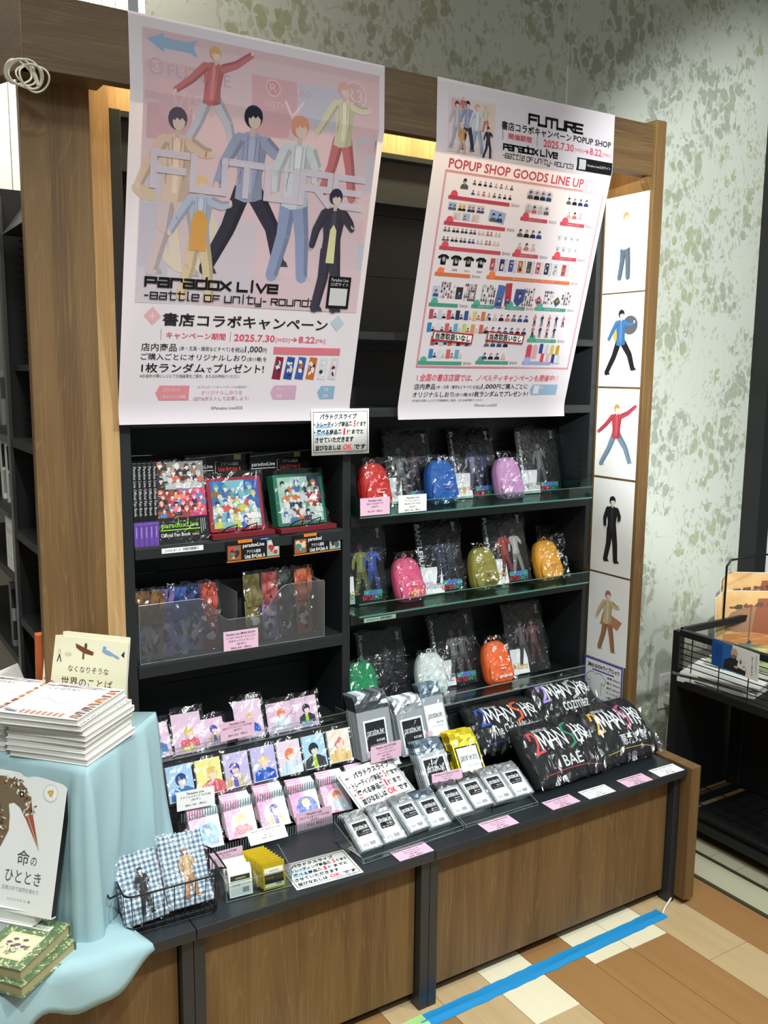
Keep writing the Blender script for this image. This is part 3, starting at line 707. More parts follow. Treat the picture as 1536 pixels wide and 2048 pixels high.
# title lines
p.techno('Paradox Live', X(.080), X(.604), Z(.631), .0165, .0052, BL, 40, .25)
p.techno('-Battle of unity- Round3', X(.078), X(.780), Z(.664), .0135, .0026, BL, 40, .3)
p.rect(X(.827), X(.93), Z(.665), Z(.575), BL, 58); p.rect(X(.838), X(.918), Z(.657), Z(.608), (228, 226, 228), 60)
p.text('Paradox Live', X(.840), X(.918), Z(.589), Z(.580), (240, 240, 240), 60); p.text('公式サイト', X(.838), X(.920), Z(.602), Z(.592), (240, 240, 240), 60)
p.rect(X(.09), X(.135), Z(.725), Z(.69), (236, 184, 190), 2, 45); p.rect(X(.87), X(.915), Z(.725), Z(.69), (200, 210, 224), 2, 45)
p.text('+', X(.102), X(.123), Z(.716), Z(.699), (244, 214, 218), 3, .03)
p.text('書店コラボキャンペーン', X(.152), X(.848), Z(.733), Z(.698), (40, 36, 42), 3, .02)
p.text('キャンペーン期間', X(.168), X(.405), Z(.766), Z(.748), PK, 3, .015); p.rect(X(.147), X(.149), Z(.770), Z(.742), (150, 140, 148), 3); p.rect(X(.424), X(.426), Z(.770), Z(.742), (150, 140, 148), 3)
p.text('2025.7.30', X(.440), X(.616), Z(.768), Z(.748), PK, 3, .02); p.text('[WED]', X(.622), X(.682), Z(.769), Z(.756), PK, 3)
p.text('→', X(.686), X(.716), Z(.766), Z(.753), PK, 3, .02); p.text('8.22', X(.722), X(.797), Z(.768), Z(.749), PK, 3, .02); p.text('[FRI]', X(.801), X(.846), Z(.769), Z(.756), PK, 3)
p.text('店内商品', X(.076), X(.212), Z(.800), Z(.779), BL, 3, .005); p.text('(本・文具・雑貨などすべて)', X(.222), X(.428), Z(.799), Z(.785), BL, 3); p.text('を税込', X(.432), X(.488), Z(.799), Z(.785), BL, 3)
p.text('1,000', X(.491), X(.566), Z(.801), Z(.781), BL, 3, .01); p.text('円', X(.568), X(.584), Z(.799), Z(.786), BL, 3)
p.text('ご購入ごとにオリジナルしおり', X(.076), X(.498), Z(.824), Z(.806), BL, 3, .005); p.text('(全11種)', X(.503), X(.567), Z(.825), Z(.811), BL, 3); p.text('を', X(.573), X(.588), Z(.824), Z(.811), BL, 3)
p.text('1枚ランダム', X(.080), X(.330), Z(.858), Z(.832), BL, 3, .012); p.text('で', X(.336), X(.358), Z(.857), Z(.843), BL, 3, .01); p.text('プレゼント!', X(.366), X(.580), Z(.857), Z(.832), BL, 3, .012)
p.text('※お会計の際にレジにて引換画像をご提示、またはお声掛けください', X(.076), X(.476), Z(.872), Z(.862), (70, 64, 70), 3)
p.rect(X(.615), X(.921), Z(.802), Z(.781), (226, 128, 138), 3); p.text('ノベルティ(不織布製・全11種)', X(.69), X(.85), Z(.797), Z(.786), (246, 226, 228), 4)
bmc = [(148, 42, 60), (48, 86, 160), (74, 96, 170), (206, 118, 48), (220, 224, 232), (220, 214, 220)]
for i in range(6):
    cx = .642 + i*.0515; sx = .006*(2.5-i)/2.5
    p.poly([(X(cx-.024), Z(.873)), (X(cx+.014), Z(.876)), (X(cx+.022), Z(.811)), (X(cx-.012), Z(.808))], bmc[i], 4)
    p.crowd(X(cx-.018), X(cx+.016), Z(.868), Z(.815), [(236, 220, 214), (60, 50, 70), bmc[(i+1) % 6], (240, 240, 244)], 12, .006, 5, i)
def tagbox(x0, x1, z0, z1, c, t, lay=3):
    p.poly([(X(x0), (Z(z0)+Z(z1))/2), (X(x0+.015), Z(z0)), (X(x1), Z(z0)), (X(x1), Z(z1)), (X(x0+.015), Z(z1))], c, lay)
    for k, s_ in enumerate(t):
        zz = z0 + (z1-z0)*(.28+.48*k); p.text(s_, X(x0+.03), X(x0+.03+min(.011*len(s_), x1-x0-.04)), Z(zz+.005), Z(zz-.005), (244, 226, 230), lay+1)
tagbox(.138, .271, .893, .934, (230, 150, 160), ['Xプレゼント', 'キャンペーン詳細']); tagbox(.618, .735, .892, .934, (216, 176, 200), ['キャンペーン', '詳細']); tagbox(.835, .916, .894, .934, (150, 184, 212), ['引換', '画像'])
p.text('\\ Xプレゼントキャンペーンも実施中! /', X(.30), X(.52), Z(.901), Z(.893), (130, 150, 190), 3); p.text('オリジナルしおりを', X(.32), X(.495), Z(.919), Z(.907), (220, 160, 180), 3, .01); p.text('GET&ポストして応募しよう!', X(.29), X(.525), Z(.936), Z(.924), (196, 150, 190), 3, .01)
p.text('©Paradox Live2025', X(.365), X(.50), Z(.962), Z(.953), (90, 84, 90), 3)
p.obj(o1, 'ink_poster', bends=bend1)

# poster 2
o2, w1, h1, bend1 = poster('goods_poster', 1.0405, 0.598, 1.434, 2.264, 'white goods line-up poster with two red notice stickers, right of the pink poster', 3)
p = Print(); X = lambda u: (u-.5)*w1; Z = lambda v: (1-v)*h1
RD = (214, 86, 100); GN = (84, 164, 142)
p.rect(X(.06), X(.30), Z(.198), Z(.042), (234, 218, 222), 2); p.rect(X(.07), X(.16), Z(.1), Z(.05), (232, 190, 194), 3); p.rect(X(.2), X(.3), Z(.13), Z(.05), (236, 214, 204), 3)
fg = [(.10, .19, .115, (90, 80, 100), (206, 196, 204), (190, 184, 200)), (.155, .19, .12, (40, 42, 60), (160, 166, 200), (60, 58, 74)), (.205, .193, .12, (230, 170, 150), (222, 226, 234), (170, 178, 206)), (.265, .2, .075, (50, 46, 60), (60, 56, 70), (60, 56, 70)), (.13, .2, .07, (236, 204, 150), (220, 160, 96), (228, 190, 160)), (.13, .10, .05, (226, 170, 140), (214, 120, 122), (210, 200, 206)), (.25, .13, .065, (230, 180, 170), (232, 216, 190), (212, 132, 132))]
for i, (u, v, hh, a, b, c) in enumerate(fg): p.figure(X(u), Z(v), hh, a, SK, b, c, c, lay=4+i, stride=.12, arm=.25)
p.techno('FUTURE', X(.487), X(.80), Z(.078), .021, .0062, BL, 3, .25)
p.text('書店コラボキャンペーン', X(.336), X(.735), Z(.111), Z(.086), (30, 28, 32), 3, .012); p.text('POPUP SHOP', X(.748), X(.982), Z(.107), Z(.088), (50, 48, 52), 3, .02)
p.text('開催期間', X(.375), X(.505), Z(.136), Z(.118), PK, 3, .015); p.rect(X(.343), X(.346), Z(.142), Z(.112), (170, 160, 166), 3); p.rect(X(.535), X(.538), Z(.142), Z(.112), (170, 160, 166), 3)
p.text('2025.7.30', X(.573), X(.752), Z(.140), Z(.117), PK, 3, .02); p.text('[WED]', X(.758), X(.812), Z(.139), Z(.126), PK, 3); p.text('→', X(.815), X(.845), Z(.138), Z(.124), PK, 3, .02); p.text('8.22', X(.85), X(.925), Z(.139), Z(.117), PK, 3, .02); p.text('[FRI]', X(.93), X(.982), Z(.139), Z(.126), PK, 3)
p.techno('Paradox Live', X(.350), X(.655), Z(.168), .0125, .0040, BL, 3, .25)
p.techno('-Battle of unity- Round3', X(.350), X(.756), Z(.191), .0100, .0016, (50, 50, 56), 3, .3)
p.rect(X(.776), X(.996), Z(.192), Z(.153), BL, 3); p.rect(X(.788), X(.830), Z(.188), Z(.157), (220, 222, 224), 4); p.text('Paradox Live公式サイト', X(.840), X(.985), Z(.177), Z(.168), (236, 236, 236), 4)
p.text('POPUP SHOP GOODS LINE UP', X(.078), X(.838), Z(.243), Z(.216), PK, 4, .02)
p.frame(X(.066), X(.975), Z(.832), Z(.249), .0016, RD, 2); p.frame(X(.072), X(.969), Z(.828), Z(.253), .0012, RD, 2)
p.rect(X(.84), X(.985), Z(.258), Z(.212), (226, 214, 222), 3); p.rect(X(.868), X(.895), Z(.25), Z(.222), (238, 236, 240), 4)
def bar(u0, u1, v, c, price='¥500'):
    p.rect(X(u0), X(u1), Z(v+.0065), Z(v-.0045), c, 3); p.ell(X(u0+.028), Z(v-.006), .0115, .0115, tuple(min(255, int(q*1.12)) for q in c), 3, 14)
    p.text('Paradox Live トレーディング', X(u0+(u1-u0)*.3), X(u0+(u1-u0)*.8), Z(v+.004), Z(v-.0025), (246, 230, 232), 4)
    p.text('各'+price, X(u1+.008), X(u1+.055), Z(v+.006), Z(v-.005), (150, 130, 136), 3)
for a in ((.101, .432, .321, RD), (.506, .664, .356, RD), (.742, .893, .356, RD), (.098, .431, .394, RD), (.094, .429, .466, RD), (.497, .649, .466, RD), (.734, .886, .464, RD)): bar(*a)
bar(.091, .283, .543, (232, 128, 80), '¥4,000'); bar(.374, .873, .541, (232, 128, 80), '¥2,000')
for a in ((.084, .242, .635, GN), (.316, .444, .633, GN), (.508, .626, .632, GN), (.687, .882, .630, GN), (.072, .315, .816, GN), (.394, .586, .812, GN), (.678, .859, .735, GN)): bar(*a)
bar(.672, .853, .811, (160, 172, 220), '¥2,750')
hc = [(40, 52, 92), (222, 130, 122), (110, 106, 112), (60, 76, 130), (216, 206, 210), (30, 30, 36), (228, 190, 184), (120, 100, 104)]
def mini(u, v, sz, i, ring=None, full=False):
    c = hc[i % 8]; c2 = hc[(i*3+2) % 8]; sz = sz*(1.3 if not full else 1.15)
    if ring: p.ell(X(u), Z(v), sz*.62, sz*.66, ring, 3, 14)
    if full: p.figure(X(u), Z(v)-sz, sz*2, c, SK, c2, c, c, lay=4, stride=.08, arm=.2)
    else: p.bust(X(u), Z(v)-sz*.55, sz*.95, c, SK, c2, lay=4)
mini(.175, .278, .020, 0)
for i in range(8): mini(.225+.029*i, .272, .009, i); mini(.225+.029*i, .300, .009, i+3)
for i in range(4):
    mini(.54+.036*i, .283, .016, i, (228, 222, 226)); mini(.54+.036*i, .325, .015, i+4, (228, 224, 226))
    mini(.77+.036*i, .285, .014, i); 
for i in range(3): mini(.785+.036*i, .327, .014, i+4)
for i in range(4):
    p.rect(X(.108+i*.05), X(.150+i*.05), Z(.358), Z(.335), [(180, 200, 230), (240, 226, 180), (226, 210, 210), (232, 208, 214)][i], 3); mini(.12+i*.05, .348, .010, i); mini(.14+i*.05, .348, .010, i)
    if i < 3: p.rect(X(.14+i*.05), X(.18+i*.05), Z(.383), Z(.362), [(232, 220, 220), (190, 204, 226), (236, 218, 206)][i], 3); mini(.152+i*.05, .374, .009, i+4)
p.rect(X(.33), X(.42), Z(.378), Z(.344), (176, 196, 226), 3, -6); mini(.355, .362, .017, 0); mini(.39, .362, .017, 3)
for i in range(7):
    for j in range(4): mini(.11+i*.046+(j % 2)*.02, .412+(j//2)*.027, .0085, i)
for i in range(4): mini(.52+i*.037, .398, .016, i); 
for i in range(3): mini(.53+i*.04, .438, .015, i+4)
def shirt(u, v, s_, c, lay=3):
    x, z = X(u), Z(v)
    p.poly([(x-s_*.35, z-s_*.55), (x+s_*.35, z-s_*.55), (x+s_*.35, z+s_*.15), (x+s_*.6, z), (x+s_*.75, z+s_*.25), (x+s_*.3, z+s_*.5), (x-s_*.3, z+s_*.5), (x-s_*.75, z+s_*.25), (x-s_*.6, z), (x-s_*.35, z+s_*.15)], c, lay)
for i in range(4):
    shirt(.755+i*.038, .400, .013, (224, 220, 224)); shirt(.755+i*.038, .435, .013, (214, 216, 220)); mini(.755+i*.038, .40, .004, i); mini(.755+i*.038, .436, .004, i+2)
    shirt(.125+i*.068, .500, .024, (26, 26, 28)); p.crowd(X(.112+i*.068), X(.138+i*.068), Z(.512), Z(.490), [(200, 196, 200), (120, 116, 120)], 6, .005, 5, i)
    p.text(['BAE', 'cozmez', 'The Cat', '悪漢奴等'][i], X(.110+i*.068), X(.140+i*.068), Z(.532), Z(.526), (90, 86, 90), 3)
for i in range(9):
    u = .395+i*.053; c = [(196, 90, 100), (60, 66, 130), (92, 90, 170), (210, 130, 84), (100, 96, 96), (206, 120, 130), (40, 60, 90), (206, 206, 212), (200, 104, 90)][i]
    p.rect(X(u-.013), X(u+.013), Z(.520), Z(.484), c, 3); p.crowd(X(u-.012), X(u+.012), Z(.518), Z(.486), [SK, (60, 50, 60), c], 7, .005, 4, i)
    q = [(X(u+.024)+.0035*math.cos(t), Z(.503)+.017*math.sin(t)) for t in [2*PI*k/12 for k in range(13)]]; p.stroke(q, .0009, c, 3, ext=False)
rn = random.Random(3)
def dots(u0, u1, v0, v1, nx, ny, sz=.004):
    for i in range(nx):
        for j in range(ny):
            if rn.random() < .85:
                u = u0+(u1-u0)*(i+.5)/nx; v = v0+(v1-v0)*(j+.5)/ny; g = rn.randint(60, 130)
                p.ell(X(u), Z(v), sz*.8, sz, rn.choice([(g, g, g+8), (200, 196, 200), (150, 110, 110)]), 3, 7)
dots(.135, .215, .566, .615, 6, 6); dots(.265, .33, .566, .62, 6, 6); dots(.36, .44, .566, .625, 6, 8); dots(.60, .67, .566, .625, 5, 7); dots(.73, .79, .57, .615, 5, 4); dots(.84, .90, .57, .615, 4, 5)
def tile(u, v, w, h_, c, seed, rot=0):
    p.rect(X(u)-w/2, X(u)+w/2, Z(v)-h_/2, Z(v)+h_/2, c, 3, rot); p.bust(X(u), Z(v)-h_*.4, w*.8, (120, 50, 54), SK, (60, 90, 150), lay=4)
tile(.112, .597, .022, .030, (196, 210, 226), 1); tile(.238, .597, .022, .030, (60, 56, 50), 2); tile(.468, .600, .026, .06, (90, 120, 180), 3, -6); tile(.515, .592, .022, .06, (196, 70, 84), 4, 6)
p.poly([(X(.555), Z(.572)), (X(.615), Z(.572)), (X(.61), Z(.61)), (X(.58), Z(.628)), (X(.552), Z(.612))], (70, 96, 160), 3); p.bust(X(.583), Z(.614), .026, (120, 40, 50), SK, (70, 90, 150), lay=4)
tile(.700, .605, .02, .02, (220, 120, 120), 5, 40); tile(.815, .605, .02, .02, (120, 104, 60), 6, 40)
tc = [(196, 84, 96), (210, 214, 222), (206, 90, 104), (56, 62, 84), (60, 90, 160), (220, 208, 130), (214, 130, 90), (60, 140, 200), (226, 226, 230), (214, 110, 110), (110, 180, 200), (200, 214, 120), (226, 160, 90), (214, 110, 90)]
for r_ in range(4):
    for i in range(7 if r_ < 2 else 5 - (r_ == 3)):
        u = .105+i*.048+(.03 if r_ >= 2 else 0); v = .662+r_*.041+(.003*i if r_ < 0 else 0)
        p.rect(X(u-.011), X(u+.011), Z(v+.017), Z(v-.012), tc[(r_*7+i) % 14], 3); mini(u+.022, v+.006, .010, i+r_)
for r_ in range(4):
    for i in range(7 if r_ < 2 else 4):
        mini(.425+i*.037+(.015 if r_ >= 2 else 0), .664+r_*.042, .0145, [2, 4, 1, 5, 0, 3, 3, 1][(i+r_*2) % 8], full=False)
for r_ in range(2):
    for i in range(5 if r_ == 0 else 4): mini(.70+i*.045, .668+r_*.038, .014, 2 if i % 2 else 5, full=True)
bag_c = [(216, 84, 92), (232, 180, 190), (48, 76, 150), (210, 214, 222), (226, 190, 90), (196, 160, 50)]
for i, (u, v, s_) in enumerate([(.700, .776, .017), (.737, .776, .017), (.774, .764, .012), (.81, .765, .012), (.845, .767, .012), (.88, .768, .012), (.79, .795, .011), (.826, .796, .011), (.86, .797, .011), (.895, .798, .011)]):
    p.rect(X(u)-s_*.55, X(u)+s_*.55, Z(v)-s_, Z(v)+s_, (bag_c+bag_c)[i], 3); p.ell(X(u), Z(v)+s_, s_*.5, s_*.3, (bag_c+bag_c)[i], 3)
p.text('\\ 全国の書店店頭では、ノベルティキャンペーンも開催中! /', X(.078), X(.921), Z(.876), Z(.852), PK, 3, .01, .12)
p.text('店内商品', X(.073), X(.19), Z(.903), Z(.884), BL, 3, .005); p.text('(本・文具・雑貨などすべて)', X(.197), X(.40), Z(.902), Z(.889), BL, 3); p.text('を税込', X(.405), X(.452), Z(.902), Z(.889), BL, 3); p.text('1,000', X(.455), X(.54), Z(.903), Z(.885), BL, 3, .01); p.text('円ご購入ごとに', X(.545), X(.735), Z(.902), Z(.884), BL, 3, .005)
p.text('オリジナルしおり', X(.071), X(.30), Z(.928), Z(.911), BL, 3, .005); p.text('(全11種)を', X(.306), X(.405), Z(.928), Z(.914), BL, 3); p.text('1枚ランダムでプレゼント!', X(.41), X(.745), Z(.928), Z(.909), BL, 3, .012)
p.text('※お会計の際にレジにて引換画像をご提示、またはお声掛けください', X(.071), X(.477), Z(.943), Z(.935), (90, 84, 90), 3)
tagbox(.752, .928, .886, .922, (160, 190, 218), ['引換画像は', 'こちら']); p.rect(X(.775), X(.808), Z(.918), Z(.890), (236, 236, 240), 5)
p.text('©Paradox Live2025', X(.43), X(.565), Z(.961), Z(.952), (110, 104, 110), 3)
p.obj(o2, 'ink_poster', bends=bend1)
# two stickers pasted on poster 2
def sticker(u, v, du, dv, lab):
    x, z = X(u), Z(v); yy = bend1[1](x, z)
    Mx = o2.matrix_world @ T(x, yy-.0030, z) @ Matrix.Rotation(rad(13.6), 4, 'X') @ Matrix.Rotation(rad(3), 4, 'Y')
    m = MB(); w, h_ = du*w1, dv*h1; m.box(-w/2, w/2, 0, .0006, -h_/2, h_/2); o = ob('notice_sticker', m, 'white_card', M=Mx); tag(o, lab, 'sticker')
    q = Print(); q.frame(-w/2, w/2, -h_/2, h_/2, .004, (168, 34, 40), 1); q.text('当店取扱いなし', -w*.44, w*.44, -h_*.33, h_*.33, BL, 2, .03); q.obj(o)
sticker(.240, .734, .225, .033, 'red bordered sticker on the lower left of the goods poster'); sticker(.541, .730, .222, .033, 'red bordered sticker on the lower middle of the goods poster')

# ------------------------------------------------------------------ printed A4 sheets on the oak side panel
def side_place(z): return place(1.4985, 0.209, z, -90)
ART = [
 ((232, 150, 110), (232, 236, 232), (92, 108, 130), (200, 196, 184), 'A4 print of a figure in a white shirt, topmost on the oak side panel', dict(stride=.05, arm=.2, flip=1)),
 ((40, 38, 42), (70, 120, 176), (36, 34, 38), (46, 46, 50), 'A4 print of a running figure in blue and grey on the side panel', dict(stride=.26, arm=.4, flip=1)),
 ((196, 158, 92), (188, 72, 84), (122, 144, 164), (206, 190, 150), 'A4 print of a leaping figure in a red jacket on the oak side panel', dict(stride=.30, arm=.7, flip=1)),
 ((34, 32, 34), (36, 34, 38), (34, 32, 36), (40, 38, 40), 'A4 print of a figure in black tracksuit and green shirt on the panel', dict(stride=.07, arm=.15, flip=1)),
 ((172, 112, 96), (206, 186, 144), (166, 114, 80), (206, 200, 196), 'A4 print of a figure in a flowing tan coat, lowest on the oak side panel', dict(stride=.12, arm=.35, flip=1)),
]
zt = [2.086, 1.802, 1.519, 1.240, 0.937]; zb_ = [1.804, 1.523, 1.245, 0.941, 0.657]
for i, (hr, tp, bt, sh_, lab, kw) in enumerate(ART):
    h_ = zt[i]-zb_[i]-.002; m = MB()
    m.box(-.085, .085, -.0002, .0004, 0, h_)
    o = ob('figure_print', m, 'white_card', M=side_place(zb_[i])); tag(o, lab, 'print', 'figure prints on the side panel')
    q = Print()
    q.figure(0.0, h_*.13, h_*.72, hr, SK, tp, bt, sh_, lay=14, **kw)
    if i == 1: q.ell(.035, h_*.66, .030, .028, (96, 98, 104), 13); q.ell(-.02, h_*.60, .012, .03, (206, 176, 80), 19)
    if i == 2: q.ell(0, h_*.58, .016, .03, (228, 214, 204), 19)
    if i == 3: q.rect(-.008, .008, h_*.50, h_*.68, (176, 190, 92), 19)
    if i == 4: q.poly([(-.01, h_*.68), (.02, h_*.55), (.062, h_*.50), (.045, h_*.40), (.01, h_*.44), (-.03, h_*.42)], (184, 132, 94), 19)
    q.obj(o)
m = MB(); m.box(-.083, .083, 0, .001, 0, .135); o = ob('size_sign', m, 'white_card', M=place(1.4968, 0.215, 0.520, -90)); tag(o, 'white handwritten size sign with a purple border, below the prints', 'sign')
q = Print(); q.frame(-.083, .083, 0, .135, .006, (92, 52, 168), 1)
q.text('2MAN SHOWライブTシャツ', -.068, .070, .103, .121, BL, 2, .03); q.stroke([(-.045, .098), (.045, .098)], .004, (84, 50, 150), 2)
sh_pts = [(-.055, .02), (-.055, .06), (-.066, .055), (-.074, .072), (-.055, .088), (-.04, .09), (-.03, .084), (-.02, .09), (-.005, .088), (.014, .072), (.006, .055), (-.005, .06), (-.005, .02)]
q.stroke(sh_pts, .0012, BL, 2)
for k, t in enumerate(['身幅 550mm', '着丈 750mm', '袖丈 220mm', 'オーバーサイズ', 'に着用いただけます']): q.text(t, .018, .018+.007*len(t), .082-k*.016, .089-k*.016, (30, 30, 40), 2, .02)
q.obj(o)

# ------------------------------------------------------------------ price cards and notices
def card(name, cat, M, w, h, c, lines, label, group=None, mats='white_card', tcol=(60, 50, 60), th=.0006):
    m = MB(); m.box(-w/2, w/2, 0, th, 0, h); o = ob(name, m, mats, M=M); tag(o, label, cat, group)
    q = Print(); n = len(lines); zz = h*.90
    hs = [.13, .12, .12, .12, .14][:n]; 
    for i, t in enumerate(lines):
        if not t: zz -= h*.07; continue
        ln = sum(1 if ord(ch) > 255 else .55 for ch in t); ww = min(w*.84, ln*h*.135); hh = h*.125
        q.text(t, -ww/2, ww/2, zz-hh, zz, tcol, 1, .012 if i == 0 else .004); zz -= h*.18
    q.obj(o); return o
G_PC = None
PC = lambda *a, **k: card('price_card', 'price card', *a, **k)
PC(place(.290, .2955, .862, -2, 2), .093, .050, None, ['Paradox Live 2MAN SHOW', 'トリコロールホルダー＆フォンタブ', '付きネックストラップ', '(全9種)', '各¥2,000（税込）'], 'pink price card on the front of the frosted acrylic divider box', mats='pink_card')
PC(place(.258, .250, .648, 2, 3), .093, .047, None, ['Paradox Live', 'BIGアクリルバッジ FUTURE', '(全7種)', '', '各¥1,320（税込）'], 'pink price card before the upper row of pink acrylic badge cards', mats='pink_card')
PC(place(.119, .180, .527, -6, 6), .092, .046, None, ['Paradox Live', 'アクリルスタンド FUTURE', '(全7種)', '', '各¥1,760（税込）'], 'grey-white price card at the left of the picture pouch row')
PC(place(.405, .118, .428, -3, 3), .098, .047, None, ['Paradox Live', 'ホログラム缶バッジ FUTURE', '(全7種)', '', '各¥550（税込）'], 'pink price card leaning on the front of the badge tray', mats='pink_card')
PC(place(.647, .165, .535, 2, 4), .098, .045, None, ['Paradox Live FUTURE', 'トレーディング', '2セットフォトカード', '(全14種)', '¥385（税込）'], 'pink price card before the tall leftmost silver packet stack', mats='pink_card')
PC(place(.782, .20, .537, -2, 14), .085, .030, None, ['Paradox Live'], 'pink price card tucked between the two rows of tall silver packets', mats='pink_card')
PC(place(.764, .045, .484, -5, 12), .093, .036, None, ['Paradox Live Battle of Unity', 'トレーディング', '缶バッジ'], 'pink price card before the blue-silver and gold packet stacks', mats='pink_card')
PC(place(-.010, .085, .472, 0, 3), .099, .046, None, ['Paradox Live', '巾着ポーチ', '(全7種)'], 'grey price card standing behind the gingham pouches in the wire basket')
PC(place(.662, .257, 1.184, 1, 2), .093, .047, None, ['Paradox Live', 'ぬいぐるみポーチ', '(全9種)', '', '¥2,750（税込）'], 'pink price card on the upper glass tray front', mats='pink_card')
PC(place(.782, .257, 1.184, 0, 1), .092, .047, None, ['Paradox Live', 'アクリルスタンド', 'Battle of Unity', '(全9種)', '各¥3,300（税込）'], 'white price card on the upper glass tray front')
flat = [(.550, -.127, 0, 'pink_card', 'pink price card lying flat before the left half of the front silver packets'),
        (.815, -.127, -1, 'pink_card', 'pink price card lying flat before the right half of the front silver packets'),
        (1.035, -.121, 0, 'pink_card', 'pink price card lying flat before the left front black shirt pack'),
        (1.162, -.126, -1, 'white_card', 'white price card lying flat between the two front black shirt packs'),
        (1.307, -.129, -1, 'pink_card', 'pale pink price card lying flat before the right front black shirt pack'),
        (1.436, -.130, -2, 'white_card', 'white price card lying flat at the right end of the worktop')]
for x, y, yw, mt, lab in flat:
    PC(place(x, y, ZC+.0008, yw, 88.5), .098, .046, None, ['Paradox Live Battle of Unity', 'トレーディング', 'アクリルバッジ', '(全14種)', '¥660（税込）'], lab, mats=mt)
PC(place(.245, .040, .472, -2, 50), .095, .036, None, ['Paradox Live Battle of Unity', 'アクリルカードスタンド', '(全14種)', '¥880（税込）'], 'white price card lying across the small clear boxes of packets')
PC(place(.140, .045, .440, -2, 10), .080, .036, None, ['Paradox Live FUTURE', 'ランダム'], 'pink price card between the badge tray and the white packets', mats='pink_card')
def shelf_label(x, z, txt, lab):
    m = MB(); m.box(-.052, .052, -.0006, 0, 0, .012); o = ob('shelf_label', m, 'white_card', M=T(x, .2954, z)); tag(o, lab, 'label')
    q = Print(); q.text(txt, -.045, -.005, .003, .009, (50, 50, 50), 6); rn = random.Random(9)
    xx = .0
    while xx < .04:
        ww = rn.choice([.0006, .001, .0016]); q.rect(xx, xx+ww, .003, .010, (30, 30, 30), 6); xx += ww+rn.choice([.0006, .001])
    q.obj(o)
shelf_label(.142, 1.128, '200415', 'white barcode label 200415 under the fan books'); shelf_label(.704, .880, '200416', 'white barcode label 200416 under the lower glass tray')

def notice(M, w, h, label, long=True, bent=0, star=False, hl=(150, 196, 232)):
    m = MB()
    fn = (lambda x, z: bent*((x/w*2)**2-1)) if bent else (lambda x, z: 0)
    m.grid(lambda a, b: ((a-.5)*w, fn((a-.5)*w, 0), b*h), 10 if bent else 1, 1)
    o = ob('notice_card', m, 'white_card', M=M, smooth=True, solid=.0005); tag(o, label, 'notice')
    q = Print(); q.frame(-w*.47, w*.47, h*.06, h*.94, .0012, (40, 40, 44), 1)
    R5 = (226, 60, 76)
    rows = [('パラドクスライブ', -.36, .28), ('・トレーディング商品各', -.46, .20), ('・選べる商品各', -.46, .02), ('させていただきます', -.44, .22), ('並びなおしは', -.44, .0)]
    if not long: rows = [('パラドクスライブ', -.28, .38), ('・トレーディング商品各', -.44, .16), ('・選べる商品各', -.44, .08), ('並びなおしは', -.40, .02)]
    n = len(rows); hh = .84*h/n
    for i, (t, a, b) in enumerate(rows):
        zt_ = h*.92-hh*i; q.text(t, a*w, b*w, zt_-hh*.86, zt_-hh*.14, (16, 16, 20), 3, .035, .1)
    z5 = h*.92-hh
    q.text('5', rows[1][2]*w+.004, rows[1][2]*w+.011, z5-hh*.9, z5-hh*.05, R5, 3, .03, .1); q.text('個まで', rows[1][2]*w+.014, w*.44, z5-hh*.85, z5-hh*.2, (16, 16, 20), 3, .035, .1)
    z1 = z5-hh
    q.text('1', rows[2][2]*w+.004, rows[2][2]*w+.010, z1-hh*.9, z1-hh*.05, R5, 3, .04, .1); q.text('個までと' if long else '個まで', rows[2][2]*w+.014, w*.40, z1-hh*.85, z1-hh*.2, (16, 16, 20), 3, .035, .1)
    zl = h*.92-hh*(n-1)
    q.text('OK', rows[-1][2]*w+.006, rows[-1][2]*w+.006+w*.16, zl-hh*.85, zl-hh*.15, R5, 3, .03, .1); q.text('です', rows[-1][2]*w+.012+w*.16, w*.44, zl-hh*.85, zl-hh*.2, (16, 16, 20), 3, .035, .1)
    if hl:
        q.rect(-w*.43, -w*.16, z5-hh*.98, z5-hh*.62, hl, 2); q.rect(-w*.43, -w*.16, z1-hh*.98, z1-hh*.62, hl, 2)
    else:
        q.stroke([(-w*.40, z5-hh*1.0), (w*.10, z5-hh*.98)], .003, R5, 4); q.stroke([(-w*.40, z1-hh*1.0), (w*.06, z1-hh*.98)], .003, R5, 4)
    if star: q.text('*', -w*.42, -w*.36, h*.72, h*.84, (16, 16, 20), 3, .03)
    q.text('BOOKS KEIBUNDO', w*.10, w*.42, h*.015, h*.052, (90, 110, 130), 3)
    q.warp(fn); q.obj(o)
notice(place(.564, .270, 1.348, 1, 1), .172, .118, 'handwritten white notice hanging under the pink campaign poster')
notice(place(.600, .075, .468, 14, 58, 2), .196, .120, 'handwritten white notice with red underlines lying over the badge stacks', False, .006, True, None)
notice(place(.322, -.117, ZC+.0008, -4, 88.5, 0), .165, .108, 'handwritten white notice lying flat on the worktop beside the gold packets')

# ------------------------------------------------------------------ generic wrapper
def crumple_mb(w, h, nx, nz, amp, seed, y=-.004, pad=.006, fn=None):
    rn = random.Random(seed); m = MB()
    P = {}
    def f(a, b):
        k = (round(a, 4), round(b, 4))
        if k not in P: P[k] = (rn.uniform(-amp, amp), rn.uniform(-.25, .25)/nx*w, rn.uniform(-.25, .25)/nz*h)
        d, ex, ez = P[k]; xx = (a-.5)*(w+pad*2); zz = -pad + (h+2*pad)*b
        return (xx+ex, y+d+(fn(xx, zz) if fn else 0), zz+ez)
    m.grid(f, nx, nz); return m
def wrapper(parent, w, h, seed, y=-.004, amp=.0022, mt='film', nx=9, nz=11, pad=.006, fn=None, name='wrapper'):
    return ob(name, crumple_mb(w, h, nx, nz, amp, seed, y, pad, fn), mt, parent)

